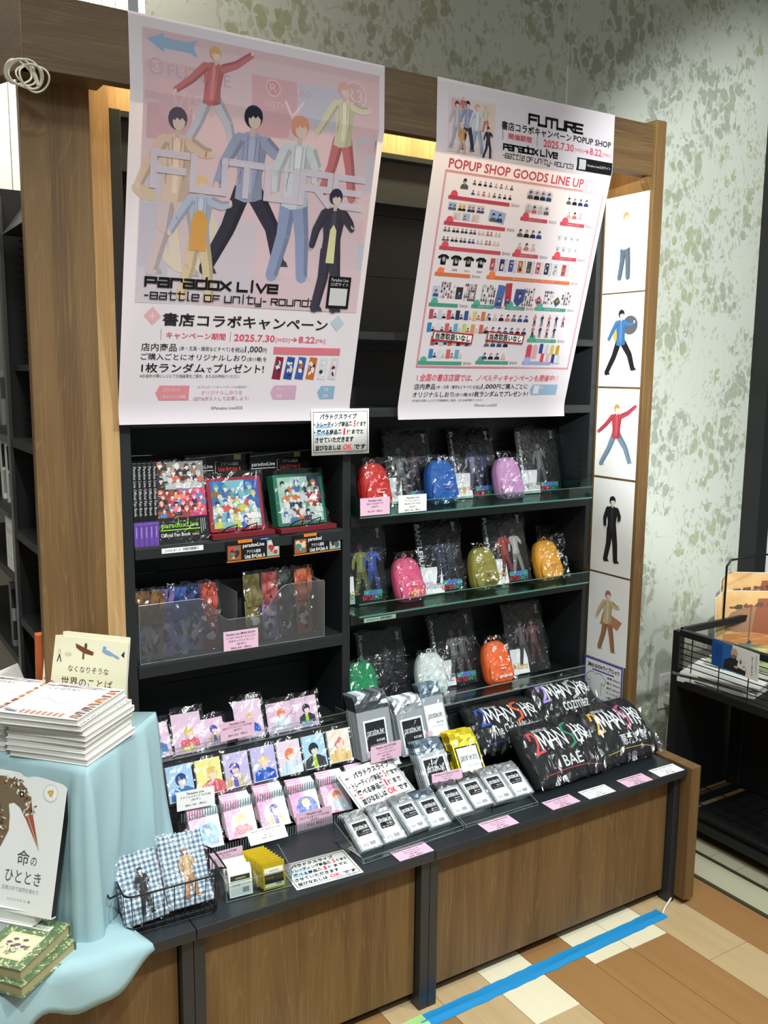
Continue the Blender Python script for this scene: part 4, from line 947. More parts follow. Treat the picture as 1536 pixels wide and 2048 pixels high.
# ------------------------------------------------------------------ fan books on shelf A
def spine_book():
    m = MB(); m.box(-.0055, .0055, 0, .135, 0, .197); o = ob('fan_book', m, 'black_plastic', bevel=.0008)
    q = Print(); q.rect(-.0055, .0055, 0, .058, (112, 76, 168), 1)
    q.text('Paradox Live Official Fan Book', -.0032, .0032, .072, .188, (230, 226, 232), 2, rot=-90); q.text('DWANGO', -.0012, .0012, .02, .045, (240, 240, 244), 2, rot=-90)
    q.obj(o, 'ink_gloss'); wrapper(o, .011, .197, 3, y=-.0025, amp=.0008, nx=3, nz=14, pad=.001); return o
b0 = spine_book()
names_ = ['leftmost of the five spine-out fan books', 'second from the left of the five spine-out fan books', 'middle one of the five spine-out fan books', 'fourth from the left of the five spine-out fan books', 'spine-out fan book right against the face-out fan book']
for i in range(5):
    o = b0 if i == 0 else copy_tree(b0)
    o.matrix_world = place(.0328+i*.0120, .3005, 1.1485, -2, 1.0)
    tag(o, 'black and purple spine, ' + names_[i], 'book', 'fan books on the left shelf')
m = MB(); m.box(-.062, .062, 0, .011, 0, .196); fb = ob('fan_book', m, 'black_plastic', M=place(.152, .306, 1.1485, 1, 10)); tag(fb, 'face-out fan book with crowded cover and green lettering in clear film', 'book', 'fan books on the left shelf')
q = Print(); q.rect(-.062, .062, .062, .196, (92, 88, 92), 1)
q.rect(-.062, -.03, .13, .196, (52, 64, 60), 2); q.rect(-.03, .062, .13, .196, (140, 136, 132), 2); q.rect(-.062, -.005, .062, .13, (150, 82, 56), 2); q.rect(-.005, .062, .062, .13, (206, 78, 118), 2)
q.group(-.062, .062, .063, .132, 6, [(60, 52, 60), (236, 140, 110), (96, 130, 176), (200, 70, 110), (150, 70, 60), (232, 120, 160)], 3, 4)
q.group(-.062, .062, .130, .194, 5, [(60, 52, 60), (160, 120, 100), (180, 186, 188), (90, 60, 50), (210, 206, 200), (200, 110, 90)], 14, 5)
q.text('paradoxLive', -.055, .038, .034, .050, (150, 206, 60), 3, .01); q.rect(-.058, .042, .031, .0335, (150, 206, 60), 3); q.stroke([(-.012, .045), (-.012, .058)], .0015, (150, 206, 60), 3); q.stroke([(.012, .045), (.012, .060)], .0015, (150, 206, 60), 3)
q.text('Official Fan Book', -.058, .016, .016, .025, (226, 226, 228), 3, .01); q.text('vol.2', .020, .038, .016, .024, (196, 190, 110), 3)
for k in range(3): q.rect(.044+k*.005, .0455+k*.005, .02+k*.004, .056, (190, 190, 190), 3)
q.obj(fb, 'ink_gloss'); wrapper(fb, .124, .196, 8, amp=.0012)

# boxed character disc cases on black display trays
def disc_box(x, y, edge, pal, lab, seed, yaw, label_name):
    r = empty('display_case', place(x, y, 1.1495, yaw, 0) @ Matrix.Scale(1.3, 4)); tag(r, lab, 'display case', 'printed cases on the left shelf')
    Mt = place(0, 0.005, .011, 0, 13)
    m = MB()
    m.box(-.058, .058, 0, .026, 0, .104, M=Mt); ob('case', m, edge, r, bevel=.002)
    q = Print(); q.rect(-.050, .050, .006, .098, pal[0], 1)
    q.rect(-.050, -.02, .05, .098, pal[1], 2); q.rect(.02, .050, .04, .098, pal[2], 2)
    q.crowd(-.050, .050, .008, .096, pal, 40, .008, 3, seed); q.group(-.050, .050, .007, .090, 5, pal, 8, seed)
    q.text('Avenge', -.02, .046, .010, .024, (236, 240, 242), 9, .015)
    q.obj(r, 'ink_gloss', M=Mt)
    ob('wrapper', crumple_mb(.116, .112, 7, 7, .0012, seed, -.004, .002), 'film_strong', r, Mt)
    # backing header card
    m = MB(); m.box(-.070, .078, .095, .0975, .055, .152); hc_ = ob('header_card', m, 'black_plastic', r)
    q = Print(); q.text('paradoxLive', -.066, -.012, .112, .122, (226, 226, 228), 1, .01); q.rect(-.068, -.010, .109, .1105, (226, 226, 228), 1)
    q.text('アクリル額縁', .006, .044, .118, .125, (200, 200, 204), 1, .01); q.text('Unit R×Unit A', .000, .050, .106, .115, (206, 80, 76), 1, .02)
    q.stroke([(-.002, .126), (-.006, .126), (-.006, .104), (-.002, .104)], .001, (220, 220, 220), 1)
    for k in range(3): q.rect(-.004+k*.019, .012+k*.019, .129, .139, [(50, 48, 52), (64, 62, 66), (170, 190, 120)][k], 1)
    q.poly([(-.070, .134), (.078, .142), (.078, .1432), (-.070, .1352)], (180, 180, 182), 1)
    q.obj(hc_, 'ink', name='header_print', M=T(0, .0948, .010))
    # tray and lip
    m = MB(); m.box(-.062, .070, -.010, .09, 0, .009); ob('tray', m, 'red_tray', r)
    m = MB(); m.box(-.036, .078, -.0135, -.0115, -.046, -.006, M=Matrix.Identity(4)); lc_ = ob('lip_card', m, 'black_plastic', r)
    q = Print(); q.rect(-.034, -.006, -.042, -.014, (150, 90, 60), 1); q.crowd(-.034, -.006, -.042, -.014, [(60, 50, 56), (220, 190, 160), (196, 70, 60), (70, 130, 120)], 14, .006, 2, seed)
    q.rect(.050, .077, -.042, -.010, (150, 170, 160), 1); q.crowd(.050, .077, -.042, -.010, [(50, 50, 56), (210, 200, 190), (60, 90, 110), (170, 60, 60)], 14, .006, 2, seed+1)
    q.text('paradoxLive', -.002, .044, -.022, -.012, (236, 236, 236), 2, .01); q.text('アクリル額縁', .006, .036, -.032, -.025, (220, 220, 220), 2, .01); q.text('Unit R×Unit A', .002, .046, -.042, -.034, (230, 230, 230), 2, .02)
    q.rect(-.012, .018, -.010, -.004, (226, 132, 40), 2); q.text('Revenger', -.008, .014, -.0085, -.0055, (90, 30, 20), 3); q.rect(.034, .056, -.009, -.004, (40, 60, 140), 2); q.text('Avenger', .037, .053, -.0078, -.0052, (240, 240, 240), 3)
    q.rect(-.036, .078, -.0460, -.0435, (190, 120, 40), 2)
    q.obj(lc_, 'ink_gloss', name='lip_print', M=T(0, -.0135, 0))
    m = MB()
    for xx in (-.012, .030): m.tube([(xx-.03, -.006, .012), (xx-.02, -.012, .022), (xx, -.012, .026), (xx+.002, -.004, .014)], .0012, 6)
    ob('wire_clip', m, 'wire_black', r)
mat('red_tray', (110, 22, 34), 0.5); mat('case_red', (170, 46, 66), 0.2, 0.2); mat('case_green', (52, 122, 96), 0.2, 0.2)
disc_box(.298, .310, 'case_red', [(126, 180, 190), (60, 110, 170), (60, 90, 170), (206, 90, 80), (220, 206, 190), (50, 60, 80), (196, 200, 90), (90, 160, 160), (140, 110, 70), (230, 226, 226)], 'red framed picture case on a black and red display tray', 11, 3, '')
disc_box(.480, .310, 'case_green', [(176, 196, 190), (150, 190, 170), (40, 52, 70), (206, 214, 210), (150, 50, 60), (70, 110, 160), (60, 60, 76), (196, 200, 206), (200, 110, 70), (80, 140, 120)], 'green framed picture case on a black and red display tray', 12, 6, '')

# ------------------------------------------------------------------ strap packs in frosted acrylic box on shelf B
def acrylic_box(name, M, w, d, h, label, mt='acrylic', edge='acrylic_edge', front_fn=None, dividers=(), back=True, hf=None):
    r = empty(name, M); tag(r, label, 'display box')
    t = .002; hf = hf or h
    m = MB(); m.box(-w/2, w/2, 0, d, 0, t); ob('base', m, mt, r)
    if front_fn:
        m = MB(); n = 40
        pts = [(-w/2, 0)] + [(w/2, 0)] + [(w/2-w*i/n, front_fn(1-i/n)) for i in range(n+1)]
        m.prism(pts, 0, t); ob('front_panel', m, mt, r)
    else:
        m = MB(); m.box(-w/2, w/2, 0, t, t, hf); ob('front_panel', m, mt, r)
    for sx in [-w/2, w/2-t] + [-w/2 + w*dv for dv in dividers]:
        m = MB(); m.add([(sx, 0, t), (sx, d, t), (sx, d, h), (sx, 0, hf), (sx+t, 0, t), (sx+t, d, t), (sx+t, d, h), (sx+t, 0, hf)], [(0,1,2,3),(7,6,5,4),(0,4,5,1),(1,5,6,2),(2,6,7,3),(3,7,4,0)])
        ob('side_panel', m, mt, r)
    if back: m = MB(); m.box(-w/2, w/2, d-t, d, t, h); ob('back_panel', m, mt, r)
    m = MB(); e = .0008
    if front_fn:
        m.tube([(-w/2+w*i/n, 0.001, front_fn(i/n)) for i in range(n+1)], e, 5)
    else: m.tube([(-w/2, 0.001, hf), (w/2, .001, hf)], e, 5)
    for sx in (-w/2, w/2): m.tube([(sx, 0, 0), (sx, 0, hf), (sx, d, h)], e, 5)
    m.tube([(-w/2, 0, .001), (w/2, 0, .001)], e, 5)
    ob('polished_edge', m, edge, r); return r
def ff(u):
    if u < .30: return .145
    if u < .46: k = (u-.30)/.16; return .145-.063*(.5-.5*math.cos(k*PI))
    if u < .62: return .082
    if u < .78: k = (u-.62)/.16; return .082+.072*(.5-.5*math.cos(k*PI))
    return .154
acrylic_box('divider_box', place(.281, .299, .8605, -1), .495, .15, .150, 'frosted acrylic divider box holding the strap packets on the left shelf', 'acrylic_frost', front_fn=ff, dividers=(.5,))
def strap_pack(x, y, yaw, c1, c2, strap, lab, seed, h=.165, w=.055):
    r = empty('strap_packet', place(x, y, .8635, yaw, 6)); tag(r, lab, 'packet', 'strap packets in the frosted box')
    m = MB(); m.box(-w*.42, w*.42, 0, .002, .002, h*.58); ic_ = ob('insert_card', m, 'white_card', r)
    q = Print(); q.rect(-w*.42, w*.42, .002, h*.58, c1, 1); q.crowd(-w*.4, w*.4, .006, h*.56, [c1, c2, SK, (90, 80, 90), (220, 214, 214)], 20, .012, 2, seed); q.obj(ic_)
    m = MB(); rn = random.Random(seed)
    for k in range(5):
        xx = -w*.32+w*.16*k+rn.uniform(-.002, .002); ph = rn.uniform(0, 6); yy = -.002-.0016*(k % 3)
        m.grid(lambda a, b: (xx+(a-.5)*.012+math.sin(b*5+ph)*.004, yy-.004*math.sin(b*9+ph)+.002*math.cos(a*3), h*(.50+rn.uniform(-.002, .002))+b*h*.46), 2, 12)
    ob('folded_strap', m, strap, r, smooth=True)
    wrapper(r, w, h, seed, y=-.012, amp=.004, mt='film_strong', nx=6, nz=12, pad=.002)
for i, c in enumerate([(150, 104, 60), (126, 100, 160), (44, 80, 150), (28, 52, 110), (190, 70, 50), (190, 60, 60), (112, 100, 40), (168, 66, 60), (40, 40, 40), (200, 92, 40)]): mat('strap%d' % i, c, .6)
SP = [(.048, .33, -24, 0, (196, 190, 206), (150, 130, 190), 'brown strap packet'), (.072, .32, -22, 0, (170, 150, 140), (120, 90, 80), 'tan strap packet'), (.100, .325, -18, 1, (170, 150, 210), (110, 90, 180), 'purple strap packet'),
      (.140, .33, -16, 2, (150, 170, 206), (60, 90, 160), 'bright blue strap packet'), (.180, .34, -14, 3, (140, 150, 176), (50, 60, 110), 'dark blue strap packet'), (.222, .335, -8, 4, (150, 60, 80), (60, 40, 60), 'red-orange strap packet'),
      (.345, .335, 2, 6, (120, 110, 50), (60, 60, 40), 'olive strap packet'), (.392, .335, 0, 7, (170, 130, 180), (200, 140, 110), 'pink-red strap packet'), (.440, .34, 2, 8, (96, 110, 100), (50, 60, 56), 'black and green strap packet'), (.492, .335, 4, 9, (190, 110, 70), (80, 50, 50), 'orange strap packet')]
for i, (x, y, yw, k, c1, c2, nm) in enumerate(SP):
    side = 'left half' if i < 6 else 'right half'
    strap_pack(x, y, yw, c1, c2, 'strap%d' % k, nm + ' in clear film, in the %s of the frosted box' % side, 20+i, h=.175 if i < 6 else .185, w=.052)

# ------------------------------------------------------------------ left bay, upper row: badge cards on pink paper
PAL7 = [((40, 70, 130), (70, 120, 180), (70, 130, 190)), ((226, 190, 96), (220, 110, 120), (210, 90, 100)), ((78, 60, 150), (214, 190, 160), (110, 90, 180)), ((232, 196, 130), (40, 90, 190), (70, 120, 200)), ((232, 128, 84), (206, 222, 232), (222, 230, 236)), ((34, 38, 46), (60, 60, 66), (176, 206, 70)), ((226, 120, 110), (232, 196, 130), (240, 210, 150))]
WHO = ['blue', 'yellow and pink', 'purple and beige', 'bright blue', 'orange and white', 'black and lime', 'apricot']
mat('pink_paper', (226, 190, 212), .5)
def badge_card(x, y, z, w, h, k, seed, tilt, yaw, lab):
    r = MB(); r.box(-w/2, w/2, 0, .0015, 0, h); o = ob('badge_card', r, 'pink_paper', M=place(x, y, z, yaw, tilt)); tag(o, lab, 'badge card', 'pink badge cards in the upper row')
    a, b, c = PAL7[k]; q = Print(); q.bust(.004, h*.14, w*.66, a, SK, b, c, 2); q.rect(-w*.22, w*.22, h*.08, h*.17, [(150, 190, 220), (226, 216, 90), (200, 190, 220), (150, 180, 230), (220, 214, 220), (130, 180, 220), (220, 200, 160)][k], 5)
    q.obj(o, 'ink_gloss'); wrapper(o, w, h*1.1, seed, amp=.004, mt='film_strong', nx=6, nz=8, y=-.006)
BC = [(.065, .285, .076, .085, 0, 30), (.143, .278, .074, .098, 1, 24), (.213, .286, .064, .070, 2, 28), (.312, .285, .076, .098, 3, 26), (.396, .280, .074, .078, 4, 20), (.470, .280, .074, .080, 5, 20)]
for i, (x, y, w, h, k, tl) in enumerate(BC):
    badge_card(x, y, .6245 if True else 0, w, h, k, 40+i, tl, random.Random(i).uniform(-3, 3), 'pink backing card with a %s badge%s, %s in the upper row' % (WHO[k], ' half hidden' if i == 3 else '', ['first', 'second', 'third', 'fourth', 'fifth', 'sixth', 'seventh'][i]))
acrylic_box('clear_tray', place(.300, .264, .6225), .560, .06, .022, 'low clear tray lip before the upper row of badge cards', 'acrylic', hf=.026, back=False)

# middle row: picture pouches on a black step
m = MB(); m.add([(-.29, 0, 0), (.29, 0, 0), (.29, .095, 0), (-.29, .095, 0), (-.29, 0, .095), (.29, 0, .095), (.29, .095, .155), (-.29, .095, .155)], [(0,3,2,1),(4,5,6,7),(0,1,5,4),(1,2,6,5),(2,3,7,6),(3,0,4,7)])
o = ob('display_step', m, 'black_metal', M=T(.310, .205, ZC)); tag(o, 'black sloping display step between the picture pouches and the badge cards', 'display step')
COLS2 = [(176, 206, 236), (240, 232, 150), (206, 190, 226), (200, 190, 230), (232, 214, 226), (176, 212, 232), (238, 222, 204)]
for i in range(7):
    x = .093+.0725*i
    m = MB(); m.box(-.032, .032, 0, .007, 0, .084); o = ob('picture_pouch', m, 'white_card', M=place(x, .196, .5245+.0205, [1, 0, -1, -2, 0, 1, -3][i], 22))
    tag(o, 'clear pouch with a %s picture card, %s in the middle row' % (WHO[i], ['first', 'second', 'third', 'fourth', 'fifth', 'sixth', 'last'][i]), 'pouch', 'picture pouches in the middle row')
    a, b, c = PAL7[i]; q = Print(); q.rect(-.032, .032, .002, .084, COLS2[i], 1); q.bust([.003, .008, -.006, 0, .002, -.002, 0][i], .002, .062 if i not in (2, 3) else .058, a, SK, b, c, 2); q.obj(o, 'ink_gloss')
    wrapper(o, .064, .088, 60+i, amp=.003, mt='film_strong', nx=6, nz=8, y=-.005)
# ribs tray for middle and lower rows
def rib_tray(M, w, lab, h=.028):
    r = empty('ribbed_tray', M); tag(r, lab, 'tray')
    m = MB(); m.box(-w/2, w/2, 0, .0015, 0, h); ob('front_lip', m, 'acrylic', r)
    m = MB(); m.box(-w/2, w/2, .0015, .07, 0, .0015); ob('base', m, 'acrylic', r)
    m = MB(); n = int(w/.0065)
    for k in range(n): xx = -w/2+w*(k+.5)/n; m.box(xx-.0008, xx+.0008, -.0015, 0, .001, h-.001)
    o = ob('ribs', m, 'acrylic_edge', r); o['kind'] = 'stuff'
rib_tray(place(.375, .170, .505, 0, 0), .600, 'clear ribbed tray under the picture pouches', .022)
rib_tray(place(.390, .112, ZC+.0005, -1, 0), .640, 'clear ribbed tray holding the can badge stacks', .026)
m = MB(); m.box(-.30, .30, 0, .05, 0, .074); o = ob('tray_riser', m, 'acrylic_frost', M=T(.375, .1845, ZC+.003)); tag(o, 'frosted riser block under the ribbed tray of picture pouches', 'riser')

# lower row: stacks of can-badge packets
PK3 = (232, 140, 184); GY = (206, 208, 220)
def badge_packet(k, front):
    m = MB(); m.box(-.037, .037, 0, .0045, 0, .098); o = ob('badge_packet', m, 'white_card')
    q = Print(); q.rect(-.037, .004, 0, .098, PK3, 1); q.rect(.004, .037, 0, .098, GY, 1)
    q.rect(-.037, .037, .0945, .0965, (240, 238, 242), 2)
    q.techno('FUTURE', -.028, .026, .072, .0065, .0016, (244, 236, 242), 3, .22)
    if front:
        a, b, c = PAL7[k]; bgc = [(90, 170, 220), (236, 222, 190), (230, 226, 236), (80, 100, 180), (226, 214, 220), (180, 200, 220), (236, 206, 196)][k]
        q.ell(.003, .032, .0285, .0285, bgc, 2, 26); q.bust(.003, .006, .049, a, SK, b, c, 4)
    q.obj(o, 'ink_gloss')
    if front: wrapper(o, .074, .098, 70+k, amp=.0012, mt='film', nx=5, nz=7, y=-.0028, pad=.001)
    return o
back_p = badge_packet(0, False); used = False
for i in range(7):
    x = .128+.0885*i; fr = badge_packet(i, True)
    nb = [5, 6, 7, 5, 5, 5, 6][i]; up0 = [0, .0, .0, .012, .006, .0, .004][i]
    z0 = ZC + .004 + nb*.0036; Mf = place(x, .128 - .004, z0, [-3, -3, -1, -3, -2, -1, -1][i], 42, 2)
    fr.matrix_world = Mf; tag(fr, 'front packet with a round %s badge, %s stack of the lower badge row' % (WHO[i], ['first', 'second', 'third', 'fourth', 'fifth', 'sixth', 'seventh'][i]), 'badge packet', 'can badge packets in the lower row')
    for k in range(1, nb):
        o = back_p if not used else copy_tree(back_p); used = True
        o.matrix_world = Mf @ T(random.uniform(-.0015, .0015), .0056*k, .0082*k+random.uniform(-.0012, .0012))
        tag(o, 'pink and grey packet behind the front one, %s stack of the badge row' % ['first', 'second', 'third', 'fourth', 'fifth', 'sixth', 'seventh'][i], 'badge packet', 'packets behind the front of badge stack %s' % ['one', 'two', 'three', 'four', 'five', 'six', 'seven'][i])

# ------------------------------------------------------------------ foil packets
def logo(q, x0, x1, z, h, c, lay=4):
    q.techno('paradoxLive'.replace('p', 'p'), x0, x1, z, h, h*.16, c, lay, .12); q.rect(x0-h*.3, x1+h*.3, z-h*.35, z-h*.22, c, lay)
    q.stroke([(x0-h*.3, z-h*.3), (x0-h*.3, z-h*1.2)], h*.14, c, lay)
def foil_packet(w, h, cardw, cardh, foilm, dark=True, style='tall', t=.004, seed=1):
    """foil packet: header flap with hang hole, clear body and printed card"""
    m = MB(); m.box(-w/2, w/2, 0, t, 0, h*.74); o = ob('foil_packet', m, 'silver_edge')
    rn = random.Random(seed)
    hd = MB(); P = {}
    def f(a, b):
        k = (round(a, 3), round(b, 3))
        if k not in P: P[k] = rn.uniform(-.0022, .0022)
        return ((a-.5)*w, P[k]+t*.5-.002*b + .010*b*b, h*.74+h*.26*b)
    hd.grid(f, 7, 4); ob('header', hd, foilm, o, solid=.0006)
    q = Print(); z0 = h*.03; z1 = z0+cardh
    fc = (242, 242, 242) if dark else (246, 246, 246)
    if style == 'gold': q.rect(-cardw/2-.004, cardw/2+.004, z0-.002, z1+.004, (40, 34, 18), 1)
    q.rect(-cardw/2, cardw/2, z0, z1, fc, 2)
    bc = (26, 26, 28); tc_ = (240, 240, 242)
    if style == 'tall':
        if dark: q.rect(-cardw*.43, cardw*.43, z0+cardh*.18, z1-cardh*.06, bc, 3)
        else: tc_ = (40, 40, 44)
        cz = z0+cardh*.60; logo(q, -cardw*.36, cardw*.36, cz, cardh*.09, tc_)
        q.text('FUTURE' if dark else 'Battle of Unity', 0, cardw*.36, cz-cardh*.22, cz-cardh*.15, tc_, 4, .02); q.text('トレーディングフォトカード', -cardw*.3, cardw*.36, cz-cardh*.32, cz-cardh*.26, tc_, 4, .01)
        q.ell(0, h*.87, .0028, .0028, (60, 64, 70), 4)
    elif style == 'gold':
        cz = z0+cardh*.62; logo(q, -cardw*.4, cardw*.4, cz, cardh*.10, (30, 30, 34)); q.text('Battle of Unity', -.005, cardw*.42, cz-cardh*.25, cz-cardh*.17, (50, 50, 54), 4)
    else:
        q.rect(-cardw*.40, cardw*.40, z0+cardh*.46, z1-cardh*.05, bc, 3)
        q.rect(-cardw*.40, cardw*.40, z0+cardh*.46, z0+cardh*.48, bc, 3); cz = z0+cardh*.72
        logo(q, -cardw*.34, cardw*.34, cz, cardh*.085, tc_); q.text('Battle of Unity', 0, cardw*.34, cz-cardh*.15, cz-cardh*.09, tc_, 4, .01); q.text('トレーディング缶バッジ', -cardw*.2, cardw*.34, cz-cardh*.22, cz-cardh*.17, tc_, 4)
        for k in range(9): q.rect(cardw*(.02+.035*k), cardw*(.02+.035*k+(.018 if k % 3 else .026)), z0+cardh*.07, z0+cardh*.2, (70, 70, 74), 4)
        for k in range(3): q.rect(-cardw*(.36-.10*k), -cardw*(.29-.10*k), z0+cardh*.08, z0+cardh*.17, (170, 170, 172), 4)
        q.text('JPN-0001', -cardw*.4, -cardw*.15, z0+cardh*.33, z0+cardh*.37, (120, 120, 124), 4)
    q.obj(o, 'ink_gloss')
    wrapper(o, w, h*.76, seed, amp=.0014, mt='film_strong', nx=6, nz=8, y=-.0035, pad=.001)
    return o
def stack(pr, M, n, dy, dz, front_label, back_label, group, cat='packet', seed=0):
    rn = random.Random(seed)
    pr.matrix_world = M; tag(pr, front_label, cat, group)
    for k in range(1, n):
        o = copy_tree(pr); o.matrix_world = M @ T(rn.uniform(-.0015, .0015), dy*k, dz*k+rn.uniform(-.001, .001)); tag(o, back_label, cat, group)
ZS = ZC
FR = [(.467, -.060, 2, 'silver_foil'), (.537, -.056, 1, 'silver_foil'), (.609, -.053, 4, 'silver_foil'), (.672, -.056, 1, 'blue_foil'), (.748, -.049, 0, 'dark_foil'), (.820, -.042, 1, 'dark_foil'), (.890, -.045, 0, 'silver_foil'), (.953, -.046, -2, 'silver_foil')]
ORD = ['first', 'second', 'third', 'fourth', 'fifth', 'sixth', 'seventh', 'eighth']
for i, (x, y, yw, fm) in enumerate(FR):
    n = [3, 3, 5, 4, 6, 6, 6, 6][i]; pk = foil_packet(.063, .115, .051, .075, fm, True, 'small', .0038, 100+i)
    M = place(x, y, ZS+.0038*n*math.sin(rad(60))+.002, yw, 60)
    stack(pk, M, n, .0040, .0008, 'front packet with black and white card, %s stack from the left along the worktop front' % ORD[i], 'foil packet under the front one, %s stack from the left along the worktop front' % ORD[i], 'small foil packets in front stack %s' % ORD[i], seed=i)
pk = foil_packet(.104, .172, .072, .098, 'dark_foil', True, 'tall', .005, 120)
stack(pk, place(.634, .180, .538, 2, 16, 0), 9, .0060, .0012, 'tall silver packet with black card, front of the leftmost tall stack', 'tall silver packet behind the front one, leftmost tall stack', 'tall silver packets in the leftmost stack', seed=11)
pk = foil_packet(.092, .156, .074, .094, 'silver_foil', True, 'tall', .005, 121)
stack(pk, place(.760, .185, .520, 2, 20, 0), 7, .0060, .0014, 'tall silver packet with black card, front of the second tall stack', 'tall silver packet behind the front one, second tall stack', 'tall silver packets in the second stack', seed=12)
pk = foil_packet(.074, .156, .066, .088, 'blue_foil', False, 'tall', .005, 122)
stack(pk, place(.856, .213, .538, 1, 22, 0), 4, .0060, .0014, 'tall silver packet with white card, front of the third tall stack', 'tall silver packet behind the front one, third tall stack', 'tall silver packets in the third stack', seed=13)
pk = foil_packet(.090, .146, .076, .092, 'blue_foil', True, 'tall', .005, 123)
stack(pk, place(.777, .085, .445, 0, 33, 0), 7, .0058, .0014, 'blue-silver packet with black card, in front of the second tall stack', 'blue-silver packet behind the front one, before the tall stacks', 'blue-silver packets before the tall stacks', seed=14)
pk = foil_packet(.084, .146, .066, .088, 'gold_foil', False, 'gold', .005, 124)
pk.data.materials[0] = MATS['gold_foil']
stack(pk, place(.894, .092, .448, -3, 35, 0), 8, .0056, .0014, 'gold packet with white card, front of the gold stack', 'gold packet behind the front one, gold stack', 'gold packets', seed=15)
acrylic_box('clear_box', place(.735, .150, ZC+.0005, 1), .290, .14, .13, 'clear acrylic box holding the tall silver packets', hf=.085)
acrylic_box('clear_box', place(.570, -.088, ZC+.0005, 2), .300, .13, .05, 'clear acrylic tray under the left half of the front silver packets', hf=.012)
acrylic_box('clear_box', place(.850, -.078, ZC+.0005, 0), .240, .13, .05, 'clear acrylic tray under the right half of the front silver packets', hf=.008)
m = MB(); m.box(-.135, .135, 0, .10, 0, .080); o = ob('riser_block', m, 'black_plastic', M=T(.735, .160, ZC+.003)); tag(o, 'black riser block under the tall silver packets', 'riser')

# ------------------------------------------------------------------ small clear boxes with white and gold packets (left front)
acrylic_box('clear_box', place(.163, -.082, ZC+.0005, -5), .150, .085, .058, 'small two-part clear box of white and gold packets beside the wire basket', dividers=(.47,), hf=.042)
def small_pack(M, c, foilm, lab, grp, gold):
    m = MB(); m.box(-.026, .026, 0, .0022, 0, .058); o = ob('small_packet', m, foilm, M=M); tag(o, lab, 'packet', grp)
    q = Print(); q.rect(-.022, .022, .004, .046, (228, 224, 206) if gold else (222, 224, 222), 1)
    q.rect(-.022, .022, .012 if gold else .034, .032 if gold else .045, (44, 40, 34) if gold else (60, 60, 40), 2)
    q.text('paradoxLive', -.010, .012, .036, .041, (50, 50, 50) if gold else (210, 210, 190), 3, .01)
    for k in range(8): q.rect(.004+.0018*k, .005+.0018*k, .007, .018, (40, 40, 40), 4)
    q.rect(.003, .0195, .0055, .0065, (230, 230, 226), 3); q.text('ランダム1種', -.019, -.002, .022, .027, (120, 120, 110), 4)
    q.obj(o, 'ink_gloss')
for k in range(6): small_pack(place(.124+.002*(k % 3), -.074+.0085*k, ZC+.005+.003*(k % 2), -6, 14+k), None, 'white_card', 'white paper packet in the left half of the small clear box', 'white packets in the small clear box', False)
for k in range(8): small_pack(place(.200-.0030*k, -.082+.0074*k, ZC+.004+.0016*k, -4, 12+k), None, 'gold_foil', 'gold packet in the right half of the small clear box', 'gold packets in the small clear box', True)

# ------------------------------------------------------------------ wire basket with gingham pouches
bk = empty('wire_basket', place(-.033, -.092, ZC+.001, -3)); tag(bk, 'black wire basket holding the gingham pouches', 'basket')
w_, d_, h_ = .19, .15, .088
m = MB()
def rr(w, y0, y1, z, r=.018, n=4):
    pts = []
    for cx, cy, a0 in ((w/2-r, y0+r, -90), (w/2-r, y1-r, 0), (-w/2+r, y1-r, 90), (-w/2+r, y0+r, 180)):
        for k in range(n+1): a = rad(a0+90*k/n); pts.append((cx+r*math.cos(a), cy+r*math.sin(a), z))
    return pts
m.tube(rr(w_+.012, -.006, d_+.006, h_), .0022, 6, True); ob('rim', m, 'wire_black', bk, smooth=True)
m = MB(); m.tube(rr(w_, 0, d_, .002), .0014, 6, True); m.tube(rr(w_, 0, d_, .014), .0012, 6, True)
ob('base_wire', m, 'wire_black', bk, smooth=True)
for k in range(9):
    xx = -w_/2 + w_*(k+.5)/9; m = MB(); m.tube([(xx*1.05, -.006, h_), (xx, 0, .002), (xx, d_, .002), (xx*1.05, d_+.006, h_)], .0010, 5); ob('wire', m, 'wire_black', bk)
for k in range(7):
    yy = .012 + (d_-.024)*k/6; m = MB(); m.tube([(-w_/2-.006, yy, h_), (-w_/2, yy, .002), (w_/2, yy, .002), (w_/2+.006, yy, h_)], .0010, 5); ob('wire', m, 'wire_black', bk)
for sx in (-1, 1):
    m = MB(); X0 = sx*(w_/2+.006)
    m.tube([(X0, .02, h_), (X0+sx*.022, .03, h_-.012), (X0+sx*.024, .075, h_-.014), (X0+sx*.022, .12, h_-.012), (X0, .13, h_)], .0020, 6); ob('handle', m, 'wire_black', bk, smooth=True)
def pouch(x, y, z, yaw, tilt, w, h, hair, top, bot, lab, seed, n=4):
    r = empty('gingham_pouch', place(x, y, z, yaw, tilt)); tag(r, lab, 'pouch')
    m = MB(); rn = random.Random(seed)
    m.grid(lambda a, b: ((a-.5)*w, -.004*math.sin(a*PI)*math.sin(b*PI)+.0015*math.sin(a*17+b*9), b*h), 12, 14); ob('fabric', m, 'gingham', r, smooth=True, solid=.003)
    q = Print(); q.figure(.004, h*.10, h*.70, hair, SK, top, bot, bot, stride=.07, arm=.15, lay=10); q.obj(r, M=T(0, -.0052, 0))
    m = MB(); m.box(-w/2+.002, w/2-.002, .004, .010, .001, h-.004); ob('pink_backing', m, 'pink_paper', r)
    wrapper(r, w, h, seed, y=-.011, amp=.0030, mt='film', nx=9, nz=11, pad=.003)
pouch(-.083, -.070, ZC+.012, 4, 32, .094, .138, (34, 32, 36), (40, 38, 42), (34, 32, 36), 'left gingham pouch with a figure in black in the wire basket', 5)
pouch(.014, -.068, ZC+.016, -2, 36, .098, .150, (150, 100, 80), (196, 160, 120), (176, 126, 88), 'right gingham pouch with a figure in tan in the wire basket', 6)
